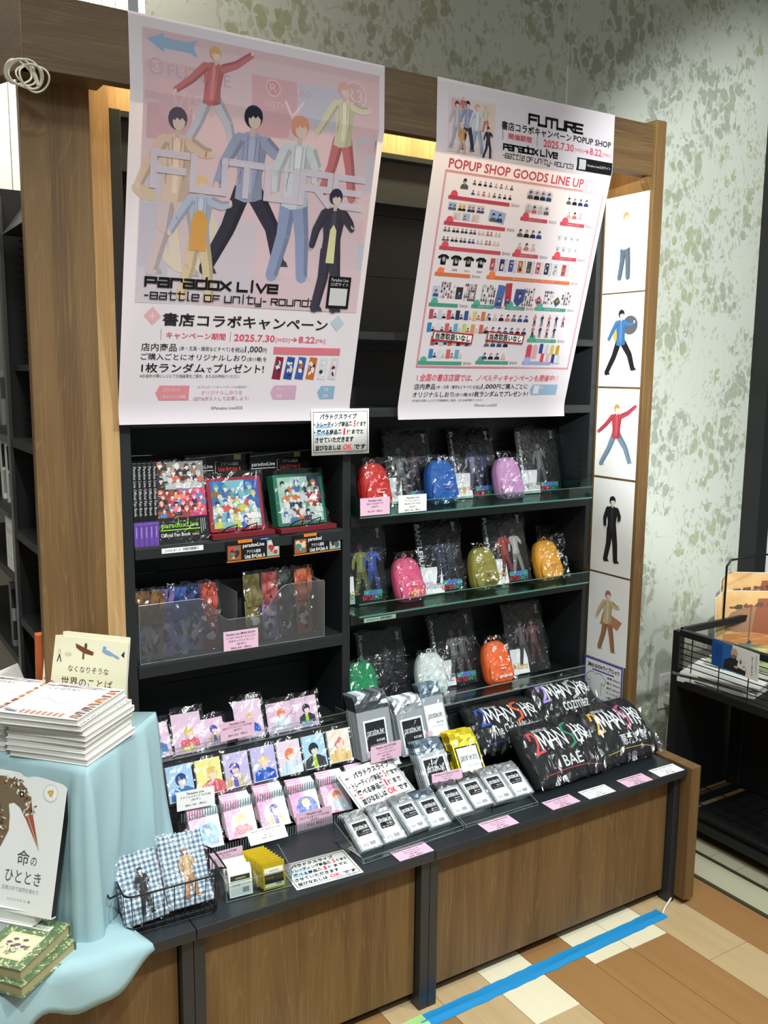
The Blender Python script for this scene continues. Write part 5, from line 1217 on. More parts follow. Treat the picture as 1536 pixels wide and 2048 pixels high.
for k in range(4):
    m = MB(); m.box(-.044, .044, 0, .007, 0, .09); o = ob('pink_packet', m, 'pink_paper', M=place(-.080+.094*(k % 2), -.052+.028*(k//2), ZC+.010, 2, 34)); tag(o, 'pink backed packet under the %s gingham pouch' % ('left', 'right')[k % 2], 'packet', 'pink packets under the %s pouch' % ('left', 'right')[k % 2])

# ------------------------------------------------------------------ black shirt packs
def shirt_pack(M, w, h, t, c2, cS, sub, lab, seed, line=None):
    r = empty('shirt_pack', M); tag(r, lab, 'shirt pack')
    rn = random.Random(seed)
    def front(x, z):
        a = max(-1, min(1, x/(w/2))); b = max(0, min(1, z/h))
        e = (1-abs(a)**5)**.5 if abs(a) < 1 else 0
        top = .030*max(0, (b-.72)/.28)**2; bot = .010*max(0, (.12-b)/.12)**2
        return -t*.30*e*math.sin(PI*min(1, b*1.2+.02))**.6 + top + bot + .0012*math.sin(x*60+z*25)*math.sin(z*40+seed)
    m = MB(); nx, nz = 28, 22
    m.grid(lambda a, b: ((a-.5)*w*(1-.06*b*b), front((a-.5)*w, b*h), b*h), nx, nz)
    m.grid(lambda a, b: ((.5-a)*w*(1-.06*b*b), t - .012*math.sin(PI*a)*0 - (t*.0), b*h*.97), 6, 4)
    m.grid(lambda a, b: ((a-.5)*w*.94, front((a-.5)*w, h)+(t-front((a-.5)*w, h))*b, h*(1-.03*b)+.010*math.sin(PI*b)), nx, 5)
    for sx in (-1, 1): m.grid(lambda a, b, sx=sx: (sx*w/2*(1-.06*b*b)+sx*.008*math.sin(PI*a), front(sx*w/2, b*h)*(1-a)+t*a, b*h*(1-.03*a)), 4, nz)
    m.grid(lambda a, b: ((a-.5)*w, front((a-.5)*w, 0)*(1-b)+t*b, 0), nx, 2)
    ob('folded_shirt', m, 'black_cloth', r, smooth=True)
    q = Print(); WHT = (236, 236, 238); hh = h*.30; z0 = h*.50
    def brush(ch, x0, x1, z, hg, c, wd):
        for st in GL[ch]:
            pts = []
            for i in range(len(st)-1):
                for k in range(5): pts.append((x0+(st[i][0]+(st[i+1][0]-st[i][0])*k/5)*(x1-x0), z+(st[i][1]+(st[i+1][1]-st[i][1])*k/5)*hg))
            pts.append((x0+st[-1][0]*(x1-x0), z+st[-1][1]*hg))
            q.stroke(pts, wd, c, 6)
    u = w*.80; xs = -w*.41
    brush('2', xs, xs+u*.14, z0-.008, hh*1.15, c2, .0075)
    for k, ch in enumerate('MAN'): brush(ch, xs+u*(.13+.165*k), xs+u*(.13+.165*k+.15), z0, hh*.95, WHT, .0048)
    brush('S', xs+u*.60, xs+u*.78, z0-.006, hh*1.15, cS, .0075)
    brush('H', xs+u*.79, xs+u*.88, z0+.004, hh*.9, WHT, .0048); brush('Q', xs+u*.89, xs+u*1.02, z0+.006, hh*.75, WHT, .0045)
    logo(q, xs+u*.14, xs+u*.42, z0+hh*1.10, .006, (220, 220, 222))
    sx0, sx1, sz0, sz1 = line or (-.25, .25, .18, .36)
    q.text(sub, sx0*w, sx1*w, sz0*h, sz1*h, (206, 206, 208), 6, .012)
    q.stroke([(-w*.42, h*.10), (-w*.1, h*.13), (w*.2, h*.12), (w*.4, h*.06)], .0016, c2, 5, ext=False); q.stroke([(-w*.1, h*.04), (w*.42, h*.34)], .0018, cS, 5, ext=False)
    q.warp(lambda x, z: front(x, z) - .0012); q.obj(r)
    ob('wrapper', crumple_mb(w, h, 22, 10, .0075, seed, -.006, .010, lambda x, z: front(max(-w/2, min(w/2, x)), max(0, min(h, z)))), 'film_shirt', r)
    m = MB()
    def flap(a, b): return (w/2+.002+.045*a, .004+.05*a*b+rn.uniform(-.003, .003), h*(.02+.9*b)*(1-.35*a))
    m.grid(flap, 5, 8); ob('wrapper_flap', m, 'film_strong', r)
shirt_pack(place(1.135, -.052, ZC+.034, 2, 46, 1), .250, .180, .045, (210, 72, 74), (60, 130, 100), 'BAE', 'black shirt pack reading BAE, front left of the four', 201, (-.12, .16, .16, .34))
shirt_pack(place(1.372, -.040, ZC+.034, 1, 46, 1), .225, .185, .045, (222, 168, 64), (190, 76, 128), '悪漢奴等', 'black shirt pack reading 2MAN SHOW in yellow and pink, front right of the four', 202, (-.12, .34, .18, .36))
shirt_pack(place(1.085, .125, ZC+.070, -3, 52, 1), .250, .165, .045, (54, 80, 170), (226, 96, 48), "The Cat's Whiskers", 'black shirt pack with blue and orange lettering, back left of the four', 203, (-.30, .36, .22, .42))
shirt_pack(place(1.330, .150, ZC+.086, -3, 50, 1), .225, .165, .045, (170, 140, 214), (172, 174, 178), 'cozmez', 'black shirt pack with lilac and silver lettering, back right of the four', 204, (-.15, .3, .2, .38))

# ------------------------------------------------------------------ right bay: glass trays, acrylic stand boards, mini bags
def glass_tray(x, z, w, y0, d, hf, lab, mt='glass_green', edge='glass_edge'):
    r = empty('glass_tray', T(x, y0, z)); tag(r, lab, 'tray')
    m = MB(); m.box(-w/2, w/2, 0, d, 0, .005); ob('base', m, mt, r)
    m = MB(); m.box(-w/2, w/2, 0, .004, .0052, hf); ob('front_panel', m, mt, r)
    for sx in (-1, 1):
        m = MB(); m.box(sx*w/2-(.002 if sx > 0 else -.0), sx*w/2+(.0 if sx > 0 else .002), .0042, d, .0052, hf*1.6); ob('side_panel', m, mt, r)
    m = MB(); m.box(-w/2, w/2, -.0004, .0044, hf, hf+.0012); m.box(-w/2, w/2, -.0006, .0002, 0, .0045); ob('polished_edge', m, edge, r)
glass_tray(1.040, 1.1765, .845, .262, .21, .036, 'green-edged glass tray on the upper right shelf')
glass_tray(1.040, .9055, .845, .262, .21, .036, 'green-edged glass tray on the middle right shelf')
glass_tray(1.045, .6025, .840, .262, .21, .030, 'clear tray on the lowest right shelf', 'acrylic', 'acrylic_edge')
def film2():
    m = mat('board_dark', (34, 32, 34), .25, 0, .5); h = N(m); out = h.n['Material Output']
    t = h.add('ShaderNodeBsdfTransparent', Color=(.5, .5, .52, 1)); mx = h.add('ShaderNodeMixShader', i0=.72, i1=t.outputs[0], i2=h.n['Principled BSDF'].outputs[0]); h.l.new(mx.outputs[0], out.inputs[0])
film2()
def board(M, w, h, title, tcols, inset, lab, seed, figs, side='l'):
    r = MB(); r.box(-w/2, w/2, 0, .004, 0, h); o = ob('acrylic_stand_board', r, 'board_dark', M=M, bevel=.001); tag(o, lab, 'acrylic stand')
    q = Print(); rn = random.Random(seed)
    for (u, c, cc) in figs: q.figure(w*u, h*.12, h*.66, c, (112, 104, 102), cc, tuple(int(v*.7) for v in cc), (90, 88, 92), stride=.10, arm=.22, lay=4)
    if title: q.text(title, -w*.47, -w*.36, h*.30, h*.95, (196, 198, 204), 3, .03, rot=-90)
    q.poly([(w*.34, h*.95), (w*.44, h*.95), (w*.40, h*.86), (w*.44, h*.83), (w*.36, h*.83), (w*.38, h*.88)], (190, 190, 194), 3)
    for k in range(3):
        a = rn.uniform(-.3, .4); q.stroke([(w*a, h*rn.uniform(.5, .9)), (w*(a+rn.uniform(.05, .3)), h*rn.uniform(.4, .95))], .0006, (120, 120, 126), 2, ext=False)
    if inset:
        q.rect(-w*.46, w*(-.46+inset), h*.01, h*.36, (216, 216, 216), 3); 
        q.text({0: 'VISTY', 1: '武雷管', 2: 'AMPRULE', 3: 'BAE', 4: 'Milliams'}[seed % 5], -w*.44, w*(-.48+inset), h*.07, h*.17, (150, 150, 150) if seed % 2 else (190, 160, 90), 10, .02, .2)
    if tcols:
        q.rect(-w*.02, w*.42, h*.105, h*.165, (60, 130, 130), 11); q.rect(w*.1, w*.3, h*.115, h*.155, (70, 90, 180), 12)
        q.text('BATTLE', -w*.05, w*.2, h*.04, h*.10, (190, 40, 60), 11, .02); q.text('UNITY', w*.21, w*.42, h*.04, h*.10, (60, 150, 130), 11, .02)
    q.obj(o); wrapper(o, w, h, seed, y=-.006, amp=.0012, mt='film', nx=5, nz=7, pad=.004); return o
G1, G2, G3 = (86, 78, 84), (66, 62, 70), (70, 66, 66)
board(place(.880, .405, 1.182, -6, 14), .145, .215, None, True, .26, 'dark board with two ghosted figures, left on the upper glass tray', 15, [(-.2, (120, 116, 112), (110, 112, 110)), (.12, (80, 60, 60), (70, 60, 70))])
board(place(1.122, .405, 1.182, -4, 18), .160, .220, 'Revenger', True, .36, 'dark board with lilac and navy figures, middle of the upper glass tray', 16, [(.0, (80, 76, 84), (116, 108, 140)), (.22, (60, 56, 64), (50, 54, 90))])
board(place(1.380, .400, 1.182, -2, 15), .165, .212, 'Revenger', True, .42, 'dark board with one pale figure, right on the upper glass tray', 17, [(.02, (130, 124, 116), (104, 104, 108))])
board(place(.700, .368, .912, -7, 10), .130, .222, None, True, .22, 'dark board with a blue and lime figure, far left on the middle glass tray', 18, [(-.05, (140, 90, 100), (116, 122, 60)), (.22, (70, 70, 100), (60, 80, 150))])
board(place(.972, .360, .912, -4, 18), .155, .222, 'BANTLERUN', True, .46, 'dark board with two navy figures and large white letters, middle glass tray', 19, [(0, (50, 48, 56), (46, 52, 70)), (.24, (60, 56, 62), (48, 54, 66))])
board(place(1.224, .352, .912, 0, 18), .165, .225, 'Revenger', True, .40, 'dark board with red and white figures, right of the olive bag', 20, [(-.05, (140, 60, 60), (150, 60, 60)), (.22, (150, 140, 130), (170, 166, 160))])
board(place(1.445, .40, .912, 0, 12), .120, .160, None, False, 0, 'dim brown board at the far right of the middle glass tray', 21, [(0, (110, 90, 50), (110, 90, 40))])
board(place(.790, .395, .609, -8, 18), .150, .200, 'Revenger', False, .20, 'dark board with a black figure, left on the lowest tray', 22, [(.1, (84, 80, 78), (40, 40, 44))])
board(place(1.045, .375, .609, -4, 20), .160, .222, 'Avenger', True, .40, 'dark board with grey figures, behind the white bag on the lowest tray', 23, [(.0, (110, 106, 104), (106, 104, 104)), (.2, (96, 94, 96), (84, 84, 88))])
board(place(1.318, .352, .609, -3, 20), .155, .225, None, False, .42, 'dark board with red lettering at its foot, right on the lowest tray', 24, [(-.1, (96, 84, 80), (84, 76, 76)), (.2, (110, 60, 56), (90, 60, 60))])

def bag(M, c, lab, seed, txt=None, tcol=(240, 220, 60), w=.098, h=.132, t=.040):
    nm = 'bag_%02x%02x%02x' % c; d_ = tuple(int(v*.8) for v in c)
    if nm not in MATS:
        mat(nm, c, .55, 0, .3); h2 = N(MATS[nm]); tcn = h2.add('ShaderNodeTexCoord'); nn = h2.add('ShaderNodeTexNoise', Vector=tcn.outputs['Object'], Scale=60, Detail=3)
        bp = h2.add('ShaderNodeBump', Strength=.35, Distance=.003, Height=nn.outputs[0]); h2.l.new(bp.outputs[0], h2.n['Principled BSDF'].inputs['Normal']); mat(nm+'d', d_, .6)
    r = empty('mini_backpack', M); tag(r, lab, 'mini bag', 'mini backpack pouches on the right shelves')
    def outline(s, n=36):
        pts = []
        for i in range(n):
            a = 2*PI*i/n; ca, sa = math.cos(a), math.sin(a); e = .42 if sa < 0 else .72
            x = (abs(ca)**.55)*math.copysign(1, ca)*w/2*(1-.10*max(0, sa)); z = h*.44 + math.copysign(abs(sa)**e, sa)*(h*.44 if sa < 0 else h*.54)
            pts.append((x*s, h*.48+(z-h*.48)*s))
        return pts
    def puffy(sc, y0, y1, zof=0, sy=1.0):
        m = MB(); lays = [(.80, y0), (.95, y0+(y1-y0)*.12), (1.0, y0+(y1-y0)*.4), (1.0, y0+(y1-y0)*.7), (.92, y1)]
        rings = [[(x*sc, y, z*sc*sy+zof) for x, z in outline(s)] for s, y in lays]
        n = len(rings[0]); vs = [v for rg in rings for v in rg] + [(0, y0-.002, h*.48*sc*sy+zof), (0, y1, h*.48*sc*sy+zof)]
        fs = [(i*n+k, i*n+(k+1) % n, (i+1)*n+(k+1) % n, (i+1)*n+k) for i in range(len(lays)-1) for k in range(n)]
        fs += [(k, len(vs)-2, (k+1) % n) for k in range(n)] + [((len(lays)-1)*n+k, (len(lays)-1)*n+(k+1) % n, len(vs)-1) for k in range(n)]
        m.add(vs, fs); return m
    body = ob('body', puffy(1, 0, t), nm, r, smooth=True)
    ob('front_pocket', puffy(.90, -.006, .006, .006, .60), nm, body, smooth=True)
    m = MB(); m.tube([(x*.985, .013, z) for x, z in outline(.99)], .0016, 5, True); ob('zipper', m, nm+'d', body, smooth=True)
    m = MB(); m.tube([(-.008, .012, h*.97), (-.007, .010, h*1.03), (0, .010, h*1.07), (.007, .010, h*1.03), (.008, .012, h*.97)], .0022, 6); ob('hang_loop', m, nm+'d', body, smooth=True)
    q = Print()
    if txt: q.text(txt, -w*.24, w*.26, h*.13, h*.21, tcol, 1, .02)
    q.text('Paradox Live', -w*.16, w*.2, h*.40, h*.425, (226, 226, 232), 1); q.rect(-w*.1, w*.1, h*.33, h*.35, tcol, 1)
    q.obj(r, M=T(0, -.0150, 0))
    wrapper(r, w*1.12, h*1.08, seed, y=-.018, amp=.0060, mt='film_strong', nx=12, nz=14, pad=.001)
bag(place(.735, .345, 1.184, 6, 14), (206, 44, 40), 'bright red mini backpack on the upper glass tray', 301, 'BAE', (245, 240, 238))
bag(place(.962, .345, 1.184, 2, 13), (34, 92, 172), 'blue mini backpack on the upper glass tray', 302, None, (220, 90, 80), w=.104)
bag(place(1.212, .338, 1.184, 2, 17), (206, 148, 196), 'lilac mini backpack on the upper glass tray', 303, None, (120, 110, 190))
bag(place(.838, .318, .914, 3, 22), (214, 84, 122), 'pink mini backpack on the middle glass tray', 304, 'VISTY', (236, 200, 60), w=.096)
bag(place(1.110, .322, .914, 2, 15), (142, 132, 56), 'olive mini backpack on the middle glass tray', 305, 'BURAIKAN', (40, 36, 20))
bag(place(1.372, .322, .914, 1, 20), (222, 152, 40), 'golden yellow mini backpack on the middle glass tray', 306, None, (200, 90, 50), w=.100)
bag(place(.700, .352, .611, 0, 14), (36, 140, 86), 'green mini backpack at the left of the lowest tray', 307)
bag(place(.922, .325, .611, -4, 17), (214, 218, 214), 'white mini backpack on the lowest tray', 308, 'Amprule', (80, 180, 160), w=.098)
bag(place(1.168, .308, .611, -3, 24), (236, 100, 40), 'orange mini backpack on the lowest tray', 309, 'goku', (210, 230, 240), w=.098, h=.138)

# ------------------------------------------------------------------ left: cloth-covered display box, books
BOXM = T(-.193, -.067, 0) @ Matrix.Rotation(rad(46), 4, 'Z')   # local +x = right edge, local +y = left edge
zt_ = .795
def cloth():
    m = MB()
    A = Vector((-.193, -.067)); ex = Vector((.69, .724)); ey = Vector((-.62, .785))
    # perimeter path of the draped skirt: from back-right to front corner to far left
    path = []
    Lr, Ll = .305, .45
    n1, n2 = 34, 44
    for i in range(n1+1): t = 1-i/n1; path.append((A + ex*Lr*t, Vector((ex.y, -ex.x)), t*Lr))
    for i in range(1, 7):
        a = i/7; nr = (Vector((ex.y, -ex.x))*(1-a) + Vector((-abs(ey.y), -abs(ey.x)))*a).normalized(); path.append((A, nr, 0))
    for i in range(n2+1): t = i/n2; path.append((A + ey*Ll*t, Vector((-abs(ey.y), -abs(ey.x))), -t*Ll))
    nz = 26; vs = []
    for k, (p, nr, s) in enumerate(path):
        for j in range(nz+1):
            b = j/nz; z = zt_ - (zt_-ZC-.004)*b
            fold = (1-abs(math.sin(s*26+.35+.9*b)))**1.6*.050*b**.8 + math.sin(s*71+1.0+2*b)*.004*b + math.sin(s*23+2.2)*.010*b*b + .004*b
            fold *= 1-.88*max(0, min(1, 1.6-abs(s-.10)/.09))*min(1, b*1.5)
            if s < -.03: fold *= .35
            if -.05 < s < .06: fold += .012*b*math.exp(-((s-.0)/.03)**2) 
            if .2 < s: fold += .014*b
            rnd = .006*(1-math.exp(-b*18)); q = p + nr*(fold+rnd)
            vs.append((q.x, q.y, z if b > 0 else zt_+.001))
    m.add(vs, [(k*(nz+1)+j, k*(nz+1)+j+1, (k+1)*(nz+1)+j+1, (k+1)*(nz+1)+j) for k in range(len(path)-1) for j in range(nz)])
    pl = [(-.193, -.067), (.017, .154), (-.062, .200), (-.140, .202), (-.206, .202), (-.223, .302), (-.472, .286)]
    m.add([(x, y, zt_+.001) for x, y in pl], [tuple(range(7))])
    o = ob('table_cloth', m, 'blue_cloth', smooth=True, solid=.0015); return o
tcl = cloth(); tag(tcl, 'pale blue cloth draped over the raised display box at the left', 'cloth')
# lower cloth over the worktop and its front edge
def lower():
    m = MB(); nu, nv = 60, 30
    def f(u, v):
        x = -.86 + .86*u - .0; 
        xr = x
        right = max(0, (u-.80)/.20)
        ylim = .25
        s = v*(.40+.075+.03*math.sin(u*9)) # arc length from the back
        lim = .40 - .02
        # right part stops earlier (cloth edge runs diagonally)
        cut = .415 - right*.06
        hang_max = (.085+.016*math.sin(u*23)+.012*math.sin(u*41+1))*(1-right**1.5*.85)
        tot = .395 + hang_max
        s = v*tot
        if s < .385:
            y = .25 - s; z = ZC+.004+.0045*(1+math.sin(x*38+y*22))*.6+.004*(1+math.sin(x*17-y*31))
            z += .010*math.exp(-((x+.16)/.04)**2)*math.exp(-((y+.05)/.06)**2)
        else:
            k = s-.385; y = -.1375-.004*math.sin(min(1, k/.01)*PI/2)-.008*math.sin(u*30+k*10)*min(1, k/.05)-.006*min(1, k/.05); z = ZC+.004+.004-max(0, k-.004)
        xx = x + (.018*math.sin(v*9) if u > .9 else 0) - right*.10*(1-v)*0
        xx = -.86 + (.755+.02*math.sin(v*7)-.035*max(0, v-.75)*4*0)*u
        return (xx, y, z)
    m.grid(f, nu, nv)
    return ob('table_cloth', m, 'blue_cloth', smooth=True, solid=.0015)
lc = lower(); tag(lc, 'pale blue cloth spread over the left worktop and hanging over its edge', 'cloth')
m = MB(); m.v = []; pl = [(-.193, -.062), (.012, .152), (-.062, .197), (-.140, .199), (-.207, .199), (-.224, .30), (-.43, .232)]
m.add([(x, y, 0) for x, y in pl] + [(x, y, zt_-ZC-.004) for x, y in pl], [tuple(reversed(range(7))), tuple(range(7, 14))] + [(i, (i+1) % 7, (i+1) % 7+7, i+7) for i in range(7)])
o = ob('display_box', m, 'board_white', M=T(0, 0, ZC+.0015)); tag(o, 'raised display box hidden under the pale blue cloth', 'box')

def book(name, w, d, t, cover, M, cat, lab, grp=None, prt=None, over=.002, pg='page_edge'):
    r = empty(name, M); tag(r, lab, cat, grp)
    m = MB(); m.box(0, w, 0, d, 0, .0014); m.box(0, w, 0, d, t-.0014, t); m.box(0, w, d-.002, d, .0014, t-.0014); ob('cover', m, cover, r, bevel=.0004)
    m = MB(); m.box(over, w-over, over, d-.002, .0014, t-.0014); ob('pages', m, pg, r)
    if prt: prt(r, w, d, t)
    return r
def top_art(r, w, d, t):
    q = Print(); rn = random.Random(4)
    q.text('ことばのない', -w*.0+.02, w*.55, d*.80, d*.86, (90, 90, 100), 2)
    for k in range(16): q.rect(w*(.25+.035*k), w*(.275+.035*k), d*.03, d*.13, [(180, 110, 100), (200, 190, 180)][k % 2], 2)
    for k in range(20):
        z = d*(.04+.045*k); q.rect(w*.86, w*.985, z, z+d*.03, rn.choice([(70, 90, 120), (190, 90, 60), (226, 150, 90), (236, 232, 226), (120, 50, 60), (90, 130, 140)]), 2, rn.uniform(-25, 25))
    for k in range(14): q.stroke([(w*rn.uniform(.02, .8), d*rn.uniform(.90, .98)), (w*rn.uniform(.02, .8), d*rn.uniform(.88, .98))], .0012, rn.choice([(90, 100, 140), (120, 120, 130), (206, 120, 80)]), 2)
    for k in range(10): q.stroke([(w*rn.uniform(.02, .24), d*rn.uniform(.03, .12)), (w*rn.uniform(.02, .24), d*rn.uniform(.03, .12))], .0012, (110, 110, 120), 2)
    q.stroke([(w*.2+w*.06*i, d*(.45+.06*math.sin(i*.9))) for i in range(10)], .0009, (150, 150, 156), 2, ext=False)
    # lay flat: x,z sheet -> x,y top
    q.obj(r, M=Matrix(((1,0,0,0),(0,0,1,0),(0,-1,0,t),(0,0,0,1))))
SQ = .178
rn = random.Random(8)
BR = lambda x, y, z, a: T(x, y, z) @ Matrix.Rotation(rad(a), 4, 'Z')
zz = zt_+.0025; ORD8 = ['lowest', 'second', 'third', 'fourth', 'fifth', 'sixth', 'seventh', 'top']
for k in range(8):
    up = k >= 6
    ang = -47+rn.uniform(-1.5, 1.5)+(2 if up else 0)
    # local +x runs from left-back corner to the front corner, +y to the back-right
    cx, cy = (-.312, .070) if not up else (-.328, .056)
    cx += rn.uniform(-.003, .003); cy += rn.uniform(-.003, .003)
    book('square_book', SQ, SQ, .0120, 'board_white', BR(cx, cy, zz, ang), 'book', 'white square book, %s of the eight in the stack on the blue cloth' % ORD8[k], 'stacked square books', top_art if k >= 5 else None); zz += .0124
zz = zt_+.0025
for k in range(7):
    book('square_book', SQ, SQ, .0120, 'board_white', BR(-.432+rn.uniform(-.003, .003), .222+rn.uniform(-.003, .003), zz, -47+rn.uniform(-1.5, 1.5)), 'book', 'white square book, %s of the stack cut by the left picture edge' % ORD8[k], 'square books of the left stack', top_art if k == 6 else None); zz += .0124

# pale yellow picture books leaning on the post
for k in range(2):
    m = MB(); m.box(-.092, .092, 0, .007, .004, .190); o = ob('picture_book', m, 'cream', M=place(-.146+.006*k, .158+.008*k, zt_+.003+.007*k, -37, 5, 4), bevel=.0005)
    tag(o, ['pale yellow picture book with handwritten title leaning at the oak post', 'pale yellow picture book showing only its top edge behind the other'][k], 'book', 'pale yellow picture books')
    m = MB(); m.box(.0918, .0928, .0012, .0058, .006, .188); ob('pages', m, 'page_edge', o)
    if k == 0:
        q = Print(); q.text('なくなりそうな', -.035, .052, .098, .112, (50, 44, 40), 2, .0, .1); q.text('世界のことば', -.048, .062, .066, .086, (40, 36, 32), 2, .0)
        q.text('吉岡 乾 著 西 淑 絵', -.025, .030, .052, .057, (120, 110, 90), 2)
        q.poly([(-.022, .162), (.018, .146), (.016, .138), (-.004, .142), (-.020, .152)], (120, 64, 38), 2); q.rect(-.006, -.002, .128, .142, (120, 64, 38), 2); q.ell(.0, .158, .003, .007, (70, 70, 60), 3)
        for xx in (-.074, -.055): q.ell(xx, .148-.3*(xx+.074), .0025, .0028, (60, 60, 50), 3); q.rect(xx-.003, xx+.003, .133, .145, (210, 206, 180), 3); q.stroke([(xx, .133), (xx-.004, .118)], .002, (30, 30, 34), 3); q.stroke([(xx, .133), (xx+.004, .118)], .002, (30, 30, 34), 3)
        q.ell(-.036, .136, .008, .004, (206, 200, 176), 3)
        q.ell(.048, .148, .014, .005, (130, 162, 200), 3, 12, -20); q.ell(.04, .158, .004, .004, (130, 162, 200), 3); q.ell(.066, .141, .008, .003, (130, 162, 200), 3, 12, -30)
        q.poly([(.076, .146), (.083, .156), (.083, .140)], (40, 50, 70), 3)
        for a in range(3): q.ell(-.078+.012*a, .075-.006*a, .009, .003, (110, 150, 180), 3, 10, -15); q.ell(-.07+.012*a, .072-.006*a, .004, .002, (200, 110, 80), 4)
        q.ell(.038, .040, .010, .005, (60, 60, 150), 3, 12, -50); q.ell(.062, .036, .008, .004, (90, 70, 160), 3, 12, -40); q.ell(-.08, .02, .002, .002, (60, 50, 40), 3)
        q.m.v = [(a*1.04, b, c*.98+.018) for a, b, c in q.m.v]
        q.obj(o)

# bird book leaning on the cloth
m = MB(); m.box(-.105, .105, 0, .016, 0, .262); bb = ob('bird_book', m, 'board_white', M=place(-.3445, -.010, ZC+.088, -50, 17, -1), bevel=.0006); tag(bb, 'white book with a patterned heron on its cover leaning against the blue cloth', 'book')
q = Print()
neck = [(-.105, .10), (-.06, .12), (-.035, .15), (-.045, .185), (-.075, .21), (-.07, .235), (-.03, .245), (.0, .235), (.020, .21), (.030, .185)]
q.poly([(-.105, .105), (-.062, .122), (-.040, .150), (-.044, .180), (-.070, .200), (-.105, .215), (-.105, .248), (-.040, .252), (.000, .244), (.026, .220), (.034, .190), (.030, .178), (.018, .178), (.004, .196), (-.012, .204), (-.024, .200), (-.018, .178), (-.016, .150), (-.030, .118), (-.060, .085), (-.105, .062)], (116, 98, 76), 2)
rn = random.Random(12)
for k in range(150):
    t = rn.random()*(len(neck)-1); i = int(t); a, b = neck[i], neck[i+1]; fr = t-i
    x = a[0]+(b[0]-a[0])*fr+rn.uniform(-.012, .012); z = a[1]+(b[1]-a[1])*fr+rn.uniform(-.012, .012)
    if x > -.103: q.ell(x, z, rn.uniform(.002, .006), rn.uniform(.001, .003), rn.choice([(70, 56, 40), (196, 186, 160), (150, 60, 44), (120, 128, 84), (226, 220, 206), (90, 74, 52)]), 3+k % 3, 7, rn.uniform(0, 180))
q.poly([(.018, .180), (.034, .190), (.060, .120)], (160, 84, 64), 4); q.stroke([(.024, .183), (.058, .124)], .0015, (210, 180, 150), 5); q.ell(.004, .222, .006, .006, (40, 34, 28), 7); q.ell(.004, .222, .0025, .0025, (230, 226, 210), 8)
q.ell(.070, .232, .017, .017, (206, 206, 196), 3, 22); q.ell(.070, .232, .015, .015, (236, 234, 228), 4, 22)
for a in (0, 120, 240): q.ell(.070+.004*math.cos(rad(a+30)), .232+.004*math.sin(rad(a+30)), .003, .005, (206, 164, 70), 5, 8, a)
q.text('命', .012, .040, .090, .118, (70, 66, 60), 3); q.text('の', .044, .058, .092, .108, (70, 66, 60), 3); q.text('ひととき', -.010, .072, .056, .080, (80, 76, 70), 3)
q.text('日常の中で自然を味わう', -.014, .070, .040, .049, (150, 148, 140), 3); q.text('ミロコマチコ 著', .0, .055, .022, .027, (160, 158, 150), 3)
q.obj(bb)
for k in range(3): book('thick_book', .16, .15, .027, 'board_white', BR(-.418+.004*k, .062-.003*k, ZC+.014+.0275*k, -50+2*k), 'book', ['lowest', 'middle', 'topmost'][k]+' of the white books under the heron book', 'books under the heron book')
m = MB(); m.box(.1045, .1058, .001, .015, .004, .258); ob('spine_print', m, 'black_plastic', bb)

# green cloth-bound books
def green_art(r, w, d, t):
    q = Print(); q.rect(w*.20, w*.84, d*.14, d*.64, (226, 218, 176), 2); q.frame(w*.22, w*.82, d*.155, d*.625, .0006, (120, 110, 80), 3)
    q.rect(w*.24, w*.80, d*.76, d*.86, (236, 236, 228), 2); q.text('ちいさな花ことば', w*.3, w*.74, d*.79, d*.83, (120, 120, 110), 3)
    rn = random.Random(2)
    for k in range(7): x = w*(.34+.06*k); q.stroke([(w*.5, d*.2), (x, d*(.42+.08*math.sin(k*2)))], .0008, (90, 100, 70), 3); q.ell(x, d*(.44+.08*math.sin(k*2)), .006, .004, (110, 80, 110), 4)
    for k in range(14): q.ell(w*rn.uniform(.3, .74), d*rn.uniform(.22, .42), .005, .0016, (110, 120, 84), 4, 7, rn.uniform(0, 180))
    q.obj(r, M=Matrix(((1,0,0,0),(0,0,1,0),(0,-1,0,t),(0,0,0,1))))
for k in range(2):
    book('green_book', .113, .150, .024, 'green_book', BR([-.420, -.424][k], [-.100, -.093][k], ZC+.014+.0245*k, [-52, -48][k]), 'book', ['green patterned cloth-bound book, lower one', 'green patterned cloth-bound book with cream flower label, upper one'][k] + ' at the bird book\'s foot', 'green cloth-bound books', green_art if k else None, .004, 'page_tan')

# ------------------------------------------------------------------ background bookcase at left
bc = empty('bookcase', place(-.14, .83, .0)); tag(bc, 'black slotted metal bookcase in the background behind the oak post', 'bookcase')
m = MB(); m.box(0, .30, 0, .012, .43, 2.02); ob('upright', m, 'rack_black', bc)
m = MB(); m.box(-.003, .006, -.010, .022, .43, 2.0); ob('upright_edge', m, 'steel', bc)
m = MB()
for j in range(70): z = .5+.0205*j; m.box(.045, .085, -.0008, 0, z, z+.0035)
o = ob('slot_row', m, 'slot_black', bc); o['kind'] = 'stuff'
for z in (1.375, 1.125, .885, 1.57):
    m = MB(); m.box(0, .132, -.44, -.001, z-.022, z) if z != 1.57 else m.box(.02, .132, -.40, -.001, z-.016, z); ob('shelf', m, 'rack_black', bc)
for z in (1.40, 1.18, .99, .75):
    m = MB(); m.box(0, .30, .013, 1.0, z-.022, z); ob('shelf', m, 'rack_black', bc)
m = MB(); m.box(.132, .137, -.44, .0, .43, 2.0); m.box(.295, .305, .013, .06, .43, 2.0); ob('back_panel', m, 'rack_black', bc)
m = MB(); m.prism([(0, 0), (.13, 0), (.13, .14), (.10, .14)], -.44, -.02); ob('canopy', m, 'rack_black', bc, T(0, 0, 1.90))
